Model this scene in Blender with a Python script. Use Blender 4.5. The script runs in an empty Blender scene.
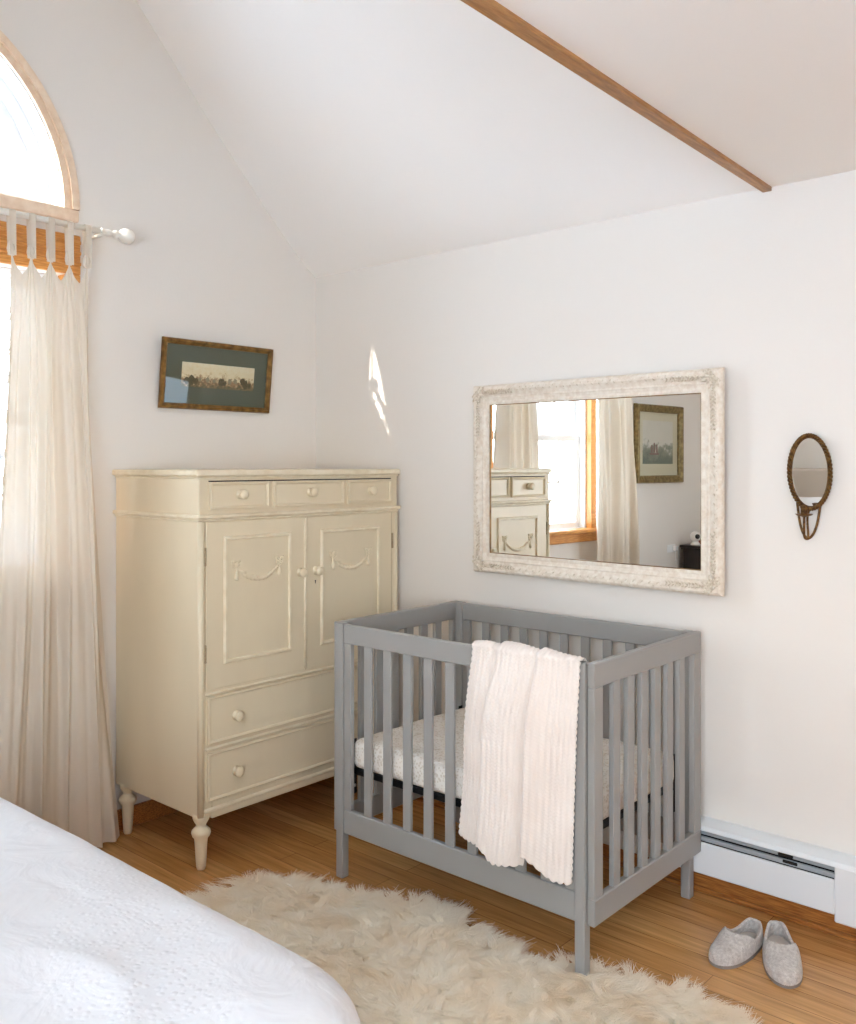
import bpy, bmesh, math, random
import numpy as np
from mathutils import Vector, Matrix, noise as mnoise
rnd = random.Random(7)
PI = math.pi
SC = bpy.context.scene
COL = SC.collection

# ------------------------------------------------------------------ camera
cd = bpy.data.cameras.new('camera')
cam = bpy.data.objects.new('camera', cd)
COL.objects.link(cam)
cam.location = (3.461, -3.087, 1.5)
fwd = Vector((-0.66053, 0.75080, 0))
cam.rotation_euler = fwd.to_track_quat('-Z', 'Y').to_euler()
cd.sensor_fit = 'HORIZONTAL'
cd.sensor_width = 36
cd.lens = 922 / 856 * 36
cd.shift_y = -47 / 856
cd.clip_start = 0.02
SC.camera = cam

# ------------------------------------------------------------------ light
SC.view_settings.view_transform = 'Standard'
SC.view_settings.look = 'None'
SC.view_settings.gamma = 1.0
SC.view_settings.use_curve_mapping = False
SC.view_settings.exposure = 0.42
SC.cycles.max_bounces = 14
SC.cycles.diffuse_bounces = 12
SC.cycles.glossy_bounces = 5
SC.cycles.transparent_max_bounces = 16
SC.cycles.caustics_reflective = False
SC.cycles.caustics_refractive = False
SC.cycles.use_denoising = True
SC.cycles.sample_clamp_indirect = 6.0

W = bpy.data.worlds.new('sky')
SC.world = W
W.use_nodes = True
nt = W.node_tree
nt.nodes.clear()
wo = nt.nodes.new('ShaderNodeOutputWorld')
bg = nt.nodes.new('ShaderNodeBackground')
tc = nt.nodes.new('ShaderNodeTexCoord')
sx = nt.nodes.new('ShaderNodeSeparateXYZ')
cr = nt.nodes.new('ShaderNodeValToRGB')
cr.color_ramp.elements[0].position = 0.0
cr.color_ramp.elements[0].color = (0.86, 0.93, 1.0, 1)
cr.color_ramp.elements[1].position = 0.8
cr.color_ramp.elements[1].color = (0.55, 0.76, 1.0, 1)
nt.links.new(tc.outputs['Generated'], sx.inputs[0])
nt.links.new(sx.outputs['Z'], cr.inputs[0])
nt.links.new(cr.outputs[0], bg.inputs[0])
bg.inputs[1].default_value = 10.2
nt.links.new(bg.outputs[0], wo.inputs[0])

sd = bpy.data.lights.new('sun', 'SUN')
sun = bpy.data.objects.new('sun', sd)
COL.objects.link(sun)
sd.energy = 11.0
sd.color = (1.0, 0.93, 0.82)
sd.angle = 0.009
sun.rotation_euler = Vector((0.272, 1.0, -0.49)).to_track_quat('-Z', 'Y').to_euler()

def portal(loc, direction, w, h):
    l = bpy.data.lights.new('window_daylight', 'AREA')
    l.shape = 'RECTANGLE'
    l.size = w
    l.size_y = h
    l.cycles.is_portal = True
    o = bpy.data.objects.new('window_daylight', l)
    COL.objects.link(o)
    o.location = loc
    o.rotation_euler = Vector(direction).to_track_quat('-Z', 'Y').to_euler()
portal((-0.24, -2.0, 1.65), (1, 0, 0), 1.45, 1.25)
portal((-0.24, -2.0, 2.85), (1, 0, 0), 1.40, 0.75)
portal((3.6, -4.26, 1.5), (0, 1, 0), 2.1, 1.7)
portal((5.22, -3.0, 1.5), (-1, 0, 0), 0.8, 1.2)

# ------------------------------------------------------------------ materials
def srgb(r, g, b):
    def f(c):
        c /= 255
        return c / 12.92 if c <= 0.04045 else ((c + 0.055) / 1.055) ** 2.4
    return (f(r), f(g), f(b), 1)

def mat(name, col, rough=0.6, metal=0.0, var=0.0, vscale=8, bump=0.0, bscale=60, col2=None, spec=0.5, sheen=0.0, stretch=(1, 1, 1), dist=0.002):
    m = bpy.data.materials.new(name)
    m.use_nodes = True
    n = m.node_tree
    b = n.nodes['Principled BSDF']
    b.inputs['Roughness'].default_value = rough
    b.inputs['Metallic'].default_value = metal
    b.inputs['Specular IOR Level'].default_value = spec
    b.inputs['Base Color'].default_value = col
    if sheen:
        b.inputs['Sheen Weight'].default_value = sheen
    t = n.nodes.new('ShaderNodeTexCoord')
    mp = n.nodes.new('ShaderNodeMapping')
    mp.inputs['Scale'].default_value = stretch
    n.links.new(t.outputs['Object'], mp.inputs[0])
    if var or col2:
        nz = n.nodes.new('ShaderNodeTexNoise')
        nz.inputs['Scale'].default_value = vscale
        nz.inputs['Detail'].default_value = 6
        n.links.new(mp.outputs[0], nz.inputs['Vector'])
        r = n.nodes.new('ShaderNodeValToRGB')
        c2 = col2 or tuple(c * (1 - var) for c in col[:3]) + (1,)
        r.color_ramp.elements[0].position = 0.35
        r.color_ramp.elements[0].color = c2
        r.color_ramp.elements[1].position = 0.65
        r.color_ramp.elements[1].color = col
        n.links.new(nz.outputs[0], r.inputs[0])
        n.links.new(r.outputs[0], b.inputs['Base Color'])
    if bump:
        nb = n.nodes.new('ShaderNodeTexNoise')
        nb.inputs['Scale'].default_value = bscale
        nb.inputs['Detail'].default_value = 5
        n.links.new(mp.outputs[0], nb.inputs['Vector'])
        bp = n.nodes.new('ShaderNodeBump')
        bp.inputs['Strength'].default_value = bump
        bp.inputs['Distance'].default_value = dist
        n.links.new(nb.outputs[0], bp.inputs['Height'])
        n.links.new(bp.outputs[0], b.inputs['Normal'])
    return m

M = {}
M['wall'] = mat('wall_paint', srgb(229, 223, 215), 0.75, bump=0.15, bscale=90, spec=0.3)
M['ceil'] = mat('ceiling_paint', srgb(243, 239, 234), 0.85, bump=0.1, bscale=70, spec=0.2)
M['cream'] = mat('cream_painted_wood', srgb(224, 209, 179), 0.36, var=0.05, vscale=5, bump=0.12, bscale=25, stretch=(1, 1, .3))
M['cream_worn'] = mat('worn_cream_edge', srgb(231, 219, 193), 0.38, col2=srgb(222, 207, 177), vscale=24)
M['cream_knob'] = mat('cream_knob', srgb(226, 212, 182), 0.33)
M['rust'] = mat('tarnished_hinge', srgb(184, 164, 130), 0.5, 0.2, var=0.3, vscale=200)
M['dark'] = mat('dark_gap', srgb(28, 24, 20), 0.9)
M['seam'] = mat('shadow_line_paint', srgb(184, 166, 132), 0.8)
M['crib'] = mat('grey_crib_paint', srgb(151, 149, 145), 0.42, var=0.03, vscale=6, bump=0.05, bscale=30)
M['black'] = mat('black_steel', srgb(22, 22, 24), 0.45, 0.3)
M['steel'] = mat('bright_steel', srgb(190, 190, 190), 0.3, 0.9)
M['trimwood'] = mat('honey_trim_wood', srgb(178, 128, 74), 0.4, col2=srgb(146, 98, 50), vscale=12, stretch=(12, 1.2, 12))
M['orangewood'] = mat('orange_window_wood', srgb(222, 160, 84), 0.35, col2=srgb(192, 124, 56), vscale=14, stretch=(14, 1.3, 14))
M['palewood'] = mat('pale_arch_wood', srgb(238, 214, 188), 0.5, col2=srgb(226, 196, 166), vscale=14, stretch=(6, 2, 2))
M['basewood'] = mat('oak_baseboard_wood', srgb(182, 120, 60), 0.35, col2=srgb(128, 74, 32), vscale=10, stretch=(1.5, 12, 25))
M['vinyl'] = mat('white_window_vinyl', srgb(240, 241, 242), 0.35)
M['heater'] = mat('white_heater_enamel', srgb(226, 229, 230), 0.35)
M['louver'] = mat('grey_heater_louver', srgb(168, 175, 180), 0.4, 0.25)
M['frame_wash'] = mat('whitewashed_frame', srgb(232, 223, 209), 0.65, col2=srgb(218, 204, 186), vscale=60, bump=0.5, bscale=160, dist=0.002)
M['frame_carved'] = mat('carved_wash', srgb(230, 220, 204), 0.65, col2=srgb(192, 176, 152), vscale=120, bump=0.5, bscale=160, dist=0.002)
M['gold'] = mat('antique_gold', srgb(150, 112, 58), 0.4, 0.55, col2=srgb(104, 74, 34), vscale=35)
M['gold_dull'] = mat('dull_gold_leaf', srgb(150, 130, 84), 0.45, 0.4, col2=srgb(112, 92, 52), vscale=40)
M['brass'] = mat('aged_brass', srgb(134, 98, 52), 0.42, 0.75, col2=srgb(74, 48, 24), vscale=90, bump=0.5, bscale=200)
M['matgreen'] = mat('dark_green_mat', srgb(78, 84, 68), 0.6)
M['matcream'] = mat('cream_mat', srgb(196, 188, 160), 0.8)
M['rod'] = mat('white_rod_paint', srgb(232, 228, 218), 0.35)
M['sole'] = mat('slipper_sole', srgb(134, 124, 116), 0.8)
M['slip'] = mat('fuzzy_slipper_fabric', srgb(214, 206, 198), 0.95, col2=srgb(186, 176, 168), vscale=110, bump=1.0, bscale=260, dist=0.006, sheen=0.4)
M['insole'] = mat('slipper_insole', srgb(190, 182, 174), 0.95, bump=0.6, bscale=200, sheen=0.3)
M['blackwood'] = mat('black_brown_wood', srgb(40, 26, 22), 0.35, var=0.3, vscale=12)
M['pillow'] = mat('white_cotton', srgb(240, 240, 240), 0.85, bump=0.2, bscale=12)
M['beige'] = mat('beige_headboard_fabric', srgb(206, 194, 180), 0.85, bump=0.4, bscale=300)
M['redbook'] = mat('red_brown_book_cover', srgb(130, 62, 48), 0.6)
M['paper'] = mat('page_paper', srgb(230, 224, 206), 0.8)
M['snow'] = mat('snow', srgb(238, 242, 248), 0.8, bump=0.5, bscale=2)
M['bark'] = mat('grey_bark', srgb(110, 100, 92), 0.9, var=0.4, vscale=12, bump=0.6, bscale=30)
M['needles'] = mat('evergreen_needles', srgb(112, 118, 116), 0.9, var=0.4, vscale=6)
M['plastic'] = mat('white_plastic', srgb(238, 238, 236), 0.35)
M['lens'] = mat('dark_lens', srgb(50, 52, 58), 0.15)

# mirror silvering
m = mat('mirror_glass', (0.93, 0.94, 0.92, 1), 0.0, 1.0)
M['mirror'] = m
# window glass: thin clear pane
def glass(name, refl, tint=(1, 1, 1, 1)):
    m = bpy.data.materials.new(name)
    m.use_nodes = True
    n = m.node_tree
    n.nodes.clear()
    o = n.nodes.new('ShaderNodeOutputMaterial')
    mx = n.nodes.new('ShaderNodeMixShader')
    t = n.nodes.new('ShaderNodeBsdfTransparent')
    t.inputs[0].default_value = tint
    g = n.nodes.new('ShaderNodeBsdfGlossy')
    g.inputs['Roughness'].default_value = 0.01
    lw = n.nodes.new('ShaderNodeLayerWeight')
    lw.inputs[0].default_value = 0.5
    pw = n.nodes.new('ShaderNodeMath')
    pw.operation = 'POWER'
    pw.inputs[1].default_value = 4.0
    n.links.new(lw.outputs['Facing'], pw.inputs[0])
    f = n.nodes.new('ShaderNodeMath')
    f.operation = 'MULTIPLY_ADD'
    f.inputs[1].default_value = 0.8
    f.inputs[2].default_value = refl
    n.links.new(pw.outputs[0], f.inputs[0])
    n.links.new(f.outputs[0], mx.inputs[0])
    n.links.new(t.outputs[0], mx.inputs[1])
    n.links.new(g.outputs[0], mx.inputs[2])
    n.links.new(mx.outputs[0], o.inputs[0])
    return m
M['glass'] = glass('window_glass', 0.03)
M['picglass'] = glass('picture_glass', 0.03)

# sheer curtain cloth
def sheer():
    m = bpy.data.materials.new('sheer_cream_cloth')
    m.use_nodes = True
    n = m.node_tree
    n.nodes.clear()
    o = n.nodes.new('ShaderNodeOutputMaterial')
    d = n.nodes.new('ShaderNodeBsdfDiffuse')
    t = n.nodes.new('ShaderNodeBsdfTranslucent')
    tr = n.nodes.new('ShaderNodeBsdfTransparent')
    d.inputs[0].default_value = srgb(218, 207, 191)
    t.inputs[0].default_value = srgb(226, 212, 190)
    w = n.nodes.new('ShaderNodeTexNoise')
    tcx = n.nodes.new('ShaderNodeTexCoord')
    mp = n.nodes.new('ShaderNodeMapping')
    mp.inputs['Scale'].default_value = (60, 60, 2.5)
    n.links.new(tcx.outputs['Object'], mp.inputs[0])
    n.links.new(mp.outputs[0], w.inputs['Vector'])
    w.inputs['Scale'].default_value = 1.2
    bp = n.nodes.new('ShaderNodeBump')
    bp.inputs['Strength'].default_value = 0.35
    bp.inputs['Distance'].default_value = 0.004
    n.links.new(w.outputs[0], bp.inputs['Height'])
    n.links.new(bp.outputs[0], d.inputs['Normal'])
    a = n.nodes.new('ShaderNodeMixShader')
    a.inputs[0].default_value = 0.12
    n.links.new(d.outputs[0], a.inputs[1])
    n.links.new(t.outputs[0], a.inputs[2])
    b = n.nodes.new('ShaderNodeMixShader')
    b.inputs[0].default_value = 0.012
    n.links.new(a.outputs[0], b.inputs[1])
    n.links.new(tr.outputs[0], b.inputs[2])
    n.links.new(b.outputs[0], o.inputs[0])
    return m
M['sheer'] = sheer()

# oak strip floor
def floor_mat():
    m = bpy.data.materials.new('oak_strip_floor')
    m.use_nodes = True
    n = m.node_tree
    L = n.links.new
    b = n.nodes['Principled BSDF']
    t = n.nodes.new('ShaderNodeTexCoord')
    br = n.nodes.new('ShaderNodeTexBrick')
    br.inputs['Scale'].default_value = 1.0
    br.inputs['Brick Width'].default_value = 1.15
    br.inputs['Row Height'].default_value = 0.083
    br.inputs['Mortar Size'].default_value = 0.0012
    br.inputs['Mortar Smooth'].default_value = 0.3
    br.inputs['Bias'].default_value = 0.0
    br.offset = 0.37
    br.inputs['Color1'].default_value = srgb(214, 166, 106)
    br.inputs['Color2'].default_value = srgb(192, 140, 84)
    br.inputs['Mortar'].default_value = srgb(120, 76, 38)
    L(t.outputs['Object'], br.inputs['Vector'])
    mp = n.nodes.new('ShaderNodeMapping')
    mp.inputs['Scale'].default_value = (1.6, 26, 1)
    L(t.outputs['Object'], mp.inputs[0])
    nz = n.nodes.new('ShaderNodeTexNoise')
    nz.inputs['Scale'].default_value = 2.2
    nz.inputs['Detail'].default_value = 8
    nz.inputs['Distortion'].default_value = 0.6
    L(mp.outputs[0], nz.inputs['Vector'])
    rp = n.nodes.new('ShaderNodeValToRGB')
    rp.color_ramp.elements[0].position = 0.3
    rp.color_ramp.elements[0].color = (0.62, 0.55, 0.48, 1)
    rp.color_ramp.elements[1].position = 0.7
    rp.color_ramp.elements[1].color = (1.08, 1.04, 1.0, 1)
    L(nz.outputs[0], rp.inputs[0])
    mx = n.nodes.new('ShaderNodeMixRGB')
    mx.blend_type = 'MULTIPLY'
    mx.inputs[0].default_value = 0.85
    L(br.outputs['Color'], mx.inputs[1])
    L(rp.outputs[0], mx.inputs[2])
    L(mx.outputs[0], b.inputs['Base Color'])
    b.inputs['Roughness'].default_value = 0.27
    bp = n.nodes.new('ShaderNodeBump')
    bp.inputs['Strength'].default_value = 0.25
    bp.inputs['Distance'].default_value = 0.001
    L(br.outputs['Fac'], bp.inputs['Height'])
    bp.invert = True
    L(bp.outputs[0], b.inputs['Normal'])
    return m
M['floor'] = floor_mat()

# embroidered duvet
def duvet_mat():
    m = bpy.data.materials.new('white_embroidered_cotton')
    m.use_nodes = True
    n = m.node_tree
    L = n.links.new
    b = n.nodes['Principled BSDF']
    b.inputs['Base Color'].default_value = srgb(219, 217, 217)
    b.inputs['Roughness'].default_value = 0.7
    t = n.nodes.new('ShaderNodeTexCoord')
    wv = n.nodes.new('ShaderNodeTexWave')      # bands that carry the sprays
    wv.inputs['Scale'].default_value = 0.62
    wv.inputs['Distortion'].default_value = 3.0
    wv.inputs['Detail Scale'].default_value = 1.2
    wv.bands_direction = 'DIAGONAL'
    L(t.outputs['Object'], wv.inputs['Vector'])
    r = n.nodes.new('ShaderNodeValToRGB')
    r.color_ramp.elements[0].position = 0.45
    r.color_ramp.elements[1].position = 0.7
    L(wv.outputs['Fac'], r.inputs[0])
    vo = n.nodes.new('ShaderNodeTexVoronoi')
    vo.inputs['Scale'].default_value = 75
    L(t.outputs['Object'], vo.inputs['Vector'])
    r2 = n.nodes.new('ShaderNodeValToRGB')
    r2.color_ramp.elements[0].position = 0.10
    r2.color_ramp.elements[0].color = (1, 1, 1, 1)
    r2.color_ramp.elements[1].position = 0.50
    r2.color_ramp.elements[1].color = (0, 0, 0, 1)
    L(vo.outputs['Distance'], r2.inputs[0])
    mu = n.nodes.new('ShaderNodeMath')
    mu.operation = 'MULTIPLY'
    L(r.outputs[0], mu.inputs[0])
    L(r2.outputs[0], mu.inputs[1])
    bp = n.nodes.new('ShaderNodeBump')
    bp.inputs['Strength'].default_value = 0.55
    bp.inputs['Distance'].default_value = 0.0016
    L(mu.outputs[0], bp.inputs['Height'])
    nz = n.nodes.new('ShaderNodeTexNoise')
    nz.inputs['Scale'].default_value = 7
    nz.inputs['Detail'].default_value = 4
    nz.inputs['Distortion'].default_value = 1.2
    L(t.outputs['Object'], nz.inputs['Vector'])
    b2 = n.nodes.new('ShaderNodeBump')
    b2.inputs['Strength'].default_value = 0.4
    b2.inputs['Distance'].default_value = 0.02
    L(nz.outputs[0], b2.inputs['Height'])
    L(b2.outputs[0], bp.inputs['Normal'])
    L(bp.outputs[0], b.inputs['Normal'])
    rr = n.nodes.new('ShaderNodeMapRange')
    rr.inputs[3].default_value = 0.75
    rr.inputs[4].default_value = 0.35
    L(mu.outputs[0], rr.inputs[0])
    L(rr.outputs[0], b.inputs['Roughness'])
    return m
M['duvet'] = duvet_mat()

# floral fitted sheet on the crib mattress
def sheet_mat():
    m = mat('floral_crib_sheet', srgb(232, 224, 212), 0.85, bump=0.5, bscale=120)
    n = m.node_tree
    L = n.links.new
    t = n.nodes.new('ShaderNodeTexCoord')
    vo = n.nodes.new('ShaderNodeTexVoronoi')
    vo.inputs['Scale'].default_value = 95
    L(t.outputs['Object'], vo.inputs['Vector'])
    nz = n.nodes.new('ShaderNodeTexNoise')
    nz.inputs['Scale'].default_value = 40
    L(t.outputs['Object'], nz.inputs['Vector'])
    ad = n.nodes.new('ShaderNodeMath')
    ad.operation = 'MULTIPLY'
    L(vo.outputs['Distance'], ad.inputs[0])
    L(nz.outputs[0], ad.inputs[1])
    r = n.nodes.new('ShaderNodeValToRGB')
    r.color_ramp.elements[0].position = 0.10
    r.color_ramp.elements[0].color = srgb(214, 202, 186)
    r.color_ramp.elements[1].position = 0.24
    r.color_ramp.elements[1].color = srgb(238, 232, 223)
    L(ad.outputs[0], r.inputs[0])
    L(r.outputs[0], n.nodes['Principled BSDF'].inputs['Base Color'])
    return m
M['sheet'] = sheet_mat()

M['knit'] = mat('cream_pink_knit', srgb(236, 225, 215), 0.95, col2=srgb(230, 217, 206), vscale=6, bump=0.6, bscale=420, sheen=0.3, dist=0.002)

def wool_mat():
    m = bpy.data.materials.new('sheepskin_wool')
    m.use_nodes = True
    n = m.node_tree
    L = n.links.new
    b = n.nodes['Principled BSDF']
    t = n.nodes.new('ShaderNodeTexCoord')
    nz = n.nodes.new('ShaderNodeTexNoise')
    nz.inputs['Scale'].default_value = 7
    nz.inputs['Detail'].default_value = 5
    L(t.outputs['Object'], nz.inputs['Vector'])
    r = n.nodes.new('ShaderNodeValToRGB')
    r.color_ramp.elements[0].position = 0.32
    r.color_ramp.elements[0].color = srgb(252, 242, 225)
    r.color_ramp.elements[1].position = 0.6
    r.color_ramp.elements[1].color = srgb(255, 250, 240)
    L(nz.outputs[0], r.inputs[0])
    L(r.outputs[0], b.inputs['Base Color'])
    b.inputs['Roughness'].default_value = 0.75
    b.inputs['Specular IOR Level'].default_value = 0.25
    b.inputs['Transmission Weight'].default_value = 0.0
    tr = n.nodes.new('ShaderNodeBsdfTranslucent')
    L(r.outputs[0], tr.inputs[0])
    mx = n.nodes.new('ShaderNodeMixShader')
    mx.inputs[0].default_value = 0.55
    L(b.outputs[0], mx.inputs[1])
    L(tr.outputs[0], mx.inputs[2])
    L(mx.outputs[0], n.nodes['Material Output'].inputs[0])
    return m
M['wool'] = wool_mat()

# small printed landscape pictures: soft sky over a mottled ground, drawn with noise
def art_mat(name, axis_lo, axis_hi, sky, horizon, ground_a, ground_b, split, nscale):
    m = mat(name, sky, 0.8)
    n = m.node_tree
    L = n.links.new
    t = n.nodes.new('ShaderNodeTexCoord')
    s = n.nodes.new('ShaderNodeSeparateXYZ')
    L(t.outputs['Object'], s.inputs[0])
    mr = n.nodes.new('ShaderNodeMapRange')
    mr.inputs[1].default_value = axis_lo
    mr.inputs[2].default_value = axis_hi
    L(s.outputs['Z'], mr.inputs[0])
    mp = n.nodes.new('ShaderNodeMapping')
    mp.inputs['Scale'].default_value = (1, 1, 1.4)
    L(t.outputs['Object'], mp.inputs[0])
    nz = n.nodes.new('ShaderNodeTexNoise')
    nz.inputs['Scale'].default_value = nscale
    nz.inputs['Detail'].default_value = 7
    nz.inputs['Roughness'].default_value = 0.65
    L(mp.outputs[0], nz.inputs['Vector'])
    ad = n.nodes.new('ShaderNodeMath')
    ad.operation = 'MULTIPLY_ADD'
    ad.inputs[1].default_value = 1.15
    L(nz.outputs[0], ad.inputs[0])
    L(mr.outputs[0], ad.inputs[2])
    r = n.nodes.new('ShaderNodeValToRGB')
    e = r.color_ramp.elements
    e[0].position = split - 0.10
    e[0].color = ground_a
    e[1].position = split
    e[1].color = ground_b
    x = e.new(split + 0.08)
    x.color = horizon
    x = e.new(min(split + 0.4, 1))
    x.color = sky
    sc = n.nodes.new('ShaderNodeMath')
    sc.operation = 'MULTIPLY'
    sc.inputs[1].default_value = 0.48
    L(ad.outputs[0], sc.inputs[0])
    L(sc.outputs[0], r.inputs[0])
    L(r.outputs[0], n.nodes['Principled BSDF'].inputs['Base Color'])
    return m

# ------------------------------------------------------------------ mesh helpers
def finish(name, bm, m, parent=None, smooth=False, origin=None):
    """ONE object. Coordinates in bm are world coordinates unless the parent is rotated (then local)."""
    me = bpy.data.meshes.new(name)
    off = Vector((0, 0, 0))
    if parent is not None:
        off = Vector(parent['_org']) if '_org' in parent.keys() else Vector(parent.location)
    elif origin is not None:
        off = Vector(origin)
    if off.length:
        bmesh.ops.translate(bm, verts=bm.verts, vec=-off)
    if smooth:
        for f in bm.faces:
            f.smooth = True
    bm.to_mesh(me)
    bm.free()
    me.materials.append(m)
    o = bpy.data.objects.new(name, me)
    COL.objects.link(o)
    if parent is not None:
        o.parent = parent
        if parent.type == 'MESH':
            o['_org'] = tuple(off)
    elif origin is not None:
        o.location = origin
        o['_org'] = tuple(origin)
    if parent is not None:
        o['_org'] = tuple(off)
    return o

def thing(name, label, cat, loc, group=None, rotz=0.0, local=False):
    o = bpy.data.objects.new(name, None)
    o.empty_display_size = 0.1
    COL.objects.link(o)
    o.location = loc
    o.rotation_euler = (0, 0, rotz)
    o['_org'] = (0, 0, 0) if local else tuple(loc)
    o['label'] = label
    o['category'] = cat
    if group:
        o['group'] = group
    return o

def tag(o, label, cat, group=None):
    o['label'] = label
    o['category'] = cat
    if group:
        o['group'] = group
    return o

def structure(name, bm, m, parent=None, smooth=False):
    o = finish(name, bm, m, parent, smooth)
    if parent is None:
        o['kind'] = 'structure'
    return o

def nb():
    return bmesh.new()

def box(bm, x0, x1, y0, y1, z0, z1, bev=0.0, seg=1):
    x0, x1 = min(x0, x1), max(x0, x1)
    y0, y1 = min(y0, y1), max(y0, y1)
    z0, z1 = min(z0, z1), max(z0, z1)
    v = [bm.verts.new(p) for p in ((x0, y0, z0), (x1, y0, z0), (x1, y1, z0), (x0, y1, z0), (x0, y0, z1), (x1, y0, z1), (x1, y1, z1), (x0, y1, z1))]
    fs = [bm.faces.new([v[i] for i in q]) for q in ((3, 2, 1, 0), (4, 5, 6, 7), (0, 1, 5, 4), (1, 2, 6, 5), (2, 3, 7, 6), (3, 0, 4, 7))]
    if bev:
        ed = list({e for f in fs for e in f.edges})
        bmesh.ops.bevel(bm, geom=ed, offset=bev, segments=seg, affect='EDGES', profile=0.5)
    return bm

def lathe(bm, prof, c=(0, 0, 0), axis='Z', n=24, caps=True):
    """prof: (radius, height) pairs along the axis from c"""
    rings = []
    for r, h in prof:
        ring = []
        for i in range(n):
            a = 2 * PI * i / n
            u, w = r * math.cos(a), r * math.sin(a)
            p = {'Z': (u, w, h), 'X': (h, u, w), 'Y': (w, h, u)}[axis]
            ring.append(bm.verts.new((c[0] + p[0], c[1] + p[1], c[2] + p[2])))
        rings.append(ring)
    for a, b in zip(rings, rings[1:]):
        for i in range(n):
            bm.faces.new((a[i], a[(i + 1) % n], b[(i + 1) % n], b[i]))
    if caps:
        bm.faces.new(rings[0][::-1])
        bm.faces.new(rings[-1])
    return bm

def tube(bm, pts, r, n=8, closed=False):
    pts = [Vector(p) for p in pts]
    rr = r if isinstance(r, (list, tuple)) else [r] * len(pts)
    up = None
    rings = []
    N = len(pts)
    for i, p in enumerate(pts):
        if closed:
            d = pts[(i + 1) % N] - pts[i - 1]
        else:
            d = pts[min(i + 1, N - 1)] - pts[max(i - 1, 0)]
        d.normalize()
        if up is None:
            up = Vector((0, 0, 1)) if abs(d.z) < 0.9 else Vector((1, 0, 0))
        s = d.cross(up).normalized()
        up = s.cross(d).normalized()
        rings.append([bm.verts.new(p + (s * math.cos(2 * PI * k / n) + up * math.sin(2 * PI * k / n)) * rr[i]) for k in range(n)])
    M_ = N if closed else N - 1
    for i in range(M_):
        a, b = rings[i], rings[(i + 1) % N]
        for k in range(n):
            bm.faces.new((a[k], b[k], b[(k + 1) % n], a[(k + 1) % n]))
    if not closed:
        bm.faces.new(rings[0])
        bm.faces.new(rings[-1][::-1])
    return bm

def ball(bm, c, r, sc=(1, 1, 1), u=12, v=8):
    mt = Matrix.Translation(c) @ Matrix.Diagonal((r * sc[0], r * sc[1], r * sc[2], 1))
    bmesh.ops.create_uvsphere(bm, u_segments=u, v_segments=v, radius=1, matrix=mt)
    return bm

def slab(bm, outer, holes, to3, t0, t1):
    """flat plate with holes: 2-D loops, to3(u, v, t) -> point, thickness from t0 to t1"""
    for t in (t0, t1):
        es = []
        for lp in [outer] + holes:
            vs = [bm.verts.new(to3(u, v, t)) for u, v in lp]
            es += [bm.edges.new((vs[i], vs[(i + 1) % len(vs)])) for i in range(len(vs))]
        bmesh.ops.triangle_fill(bm, use_beauty=True, use_dissolve=False, edges=es)
    for lp in [outer] + holes:
        n = len(lp)
        a = [bm.verts.new(to3(u, v, t0)) for u, v in lp]
        b = [bm.verts.new(to3(u, v, t1)) for u, v in lp]
        for i in range(n):
            bm.faces.new((a[i], a[(i + 1) % n], b[(i + 1) % n], b[i]))
    bmesh.ops.remove_doubles(bm, verts=bm.verts, dist=1e-5)
    bmesh.ops.recalc_face_normals(bm, faces=bm.faces)
    return bm

def rect(u0, u1, v0, v1):
    return [(u0, v0), (u1, v0), (u1, v1), (u0, v1)]

def ringframe(bm, u0, u1, v0, v1, prof, to3):
    """picture-frame moulding: prof = (inset, height) points from the outer back to the inner back, mitred at the corners"""
    loops = []
    for ins, h in prof:
        loops.append([bm.verts.new(to3(u, v, h)) for u, v in rect(u0 + ins, u1 - ins, v0 + ins, v1 - ins)])
    for a, b in zip(loops, loops[1:]):
        for i in range(4):
            bm.faces.new((a[i], a[(i + 1) % 4], b[(i + 1) % 4], b[i]))
    bmesh.ops.recalc_face_normals(bm, faces=bm.faces)
    return bm

def gridmesh(bm, P, nu, nv, closed_u=False):
    """P[i][j] -> verts; quads"""
    vs = [[bm.verts.new(P[i][j]) for j in range(nv)] for i in range(nu)]
    for i in range(nu if closed_u else nu - 1):
        for j in range(nv - 1):
            a, b = i, (i + 1) % nu
            bm.faces.new((vs[a][j], vs[b][j], vs[b][j + 1], vs[a][j + 1]))
    return vs

def npmesh(name, V, F, m, parent=None, origin=(0, 0, 0), smooth=True):
    me = bpy.data.meshes.new(name)
    V = np.asarray(V, dtype=np.float32) - np.asarray(origin, dtype=np.float32)
    F = np.asarray(F, dtype=np.int32)
    me.vertices.add(len(V))
    me.vertices.foreach_set('co', V.ravel())
    k = F.shape[1]
    me.loops.add(F.size)
    me.loops.foreach_set('vertex_index', F.ravel())
    me.polygons.add(len(F))
    me.polygons.foreach_set('loop_start', np.arange(0, F.size, k, dtype=np.int32))
    me.polygons.foreach_set('use_smooth', np.full(len(F), smooth))
    me.update(calc_edges=True)
    me.materials.append(m)
    o = bpy.data.objects.new(name, me)
    COL.objects.link(o)
    if parent is not None:
        o.parent = parent
    else:
        o.location = origin
    return o

def sstep(a, b, x):
    t = max(0.0, min(1.0, (x - a) / (b - a)))
    return t * t * (3 - 2 * t)

# ------------------------------------------------------------------ room shell
EZ = 2.434                      # eave height
YB = -4.04                      # back wall
XT = 2.262                      # edge of the vault / flat ceiling
XR = 5.0
prof = [(0.0, EZ)]
for y, z in ((-0.03, 2.452), (-0.07, 2.482), (-0.13, 2.533), (-0.22, 2.617), (-0.36, 2.757), (-0.626, 3.03), (-0.977, 3.415), (-1.45, 3.945), (-2.02, 4.58)):
    prof.append((y, z))
prof += [(YB - y, z) for y, z in prof[-2::-1]]

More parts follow.
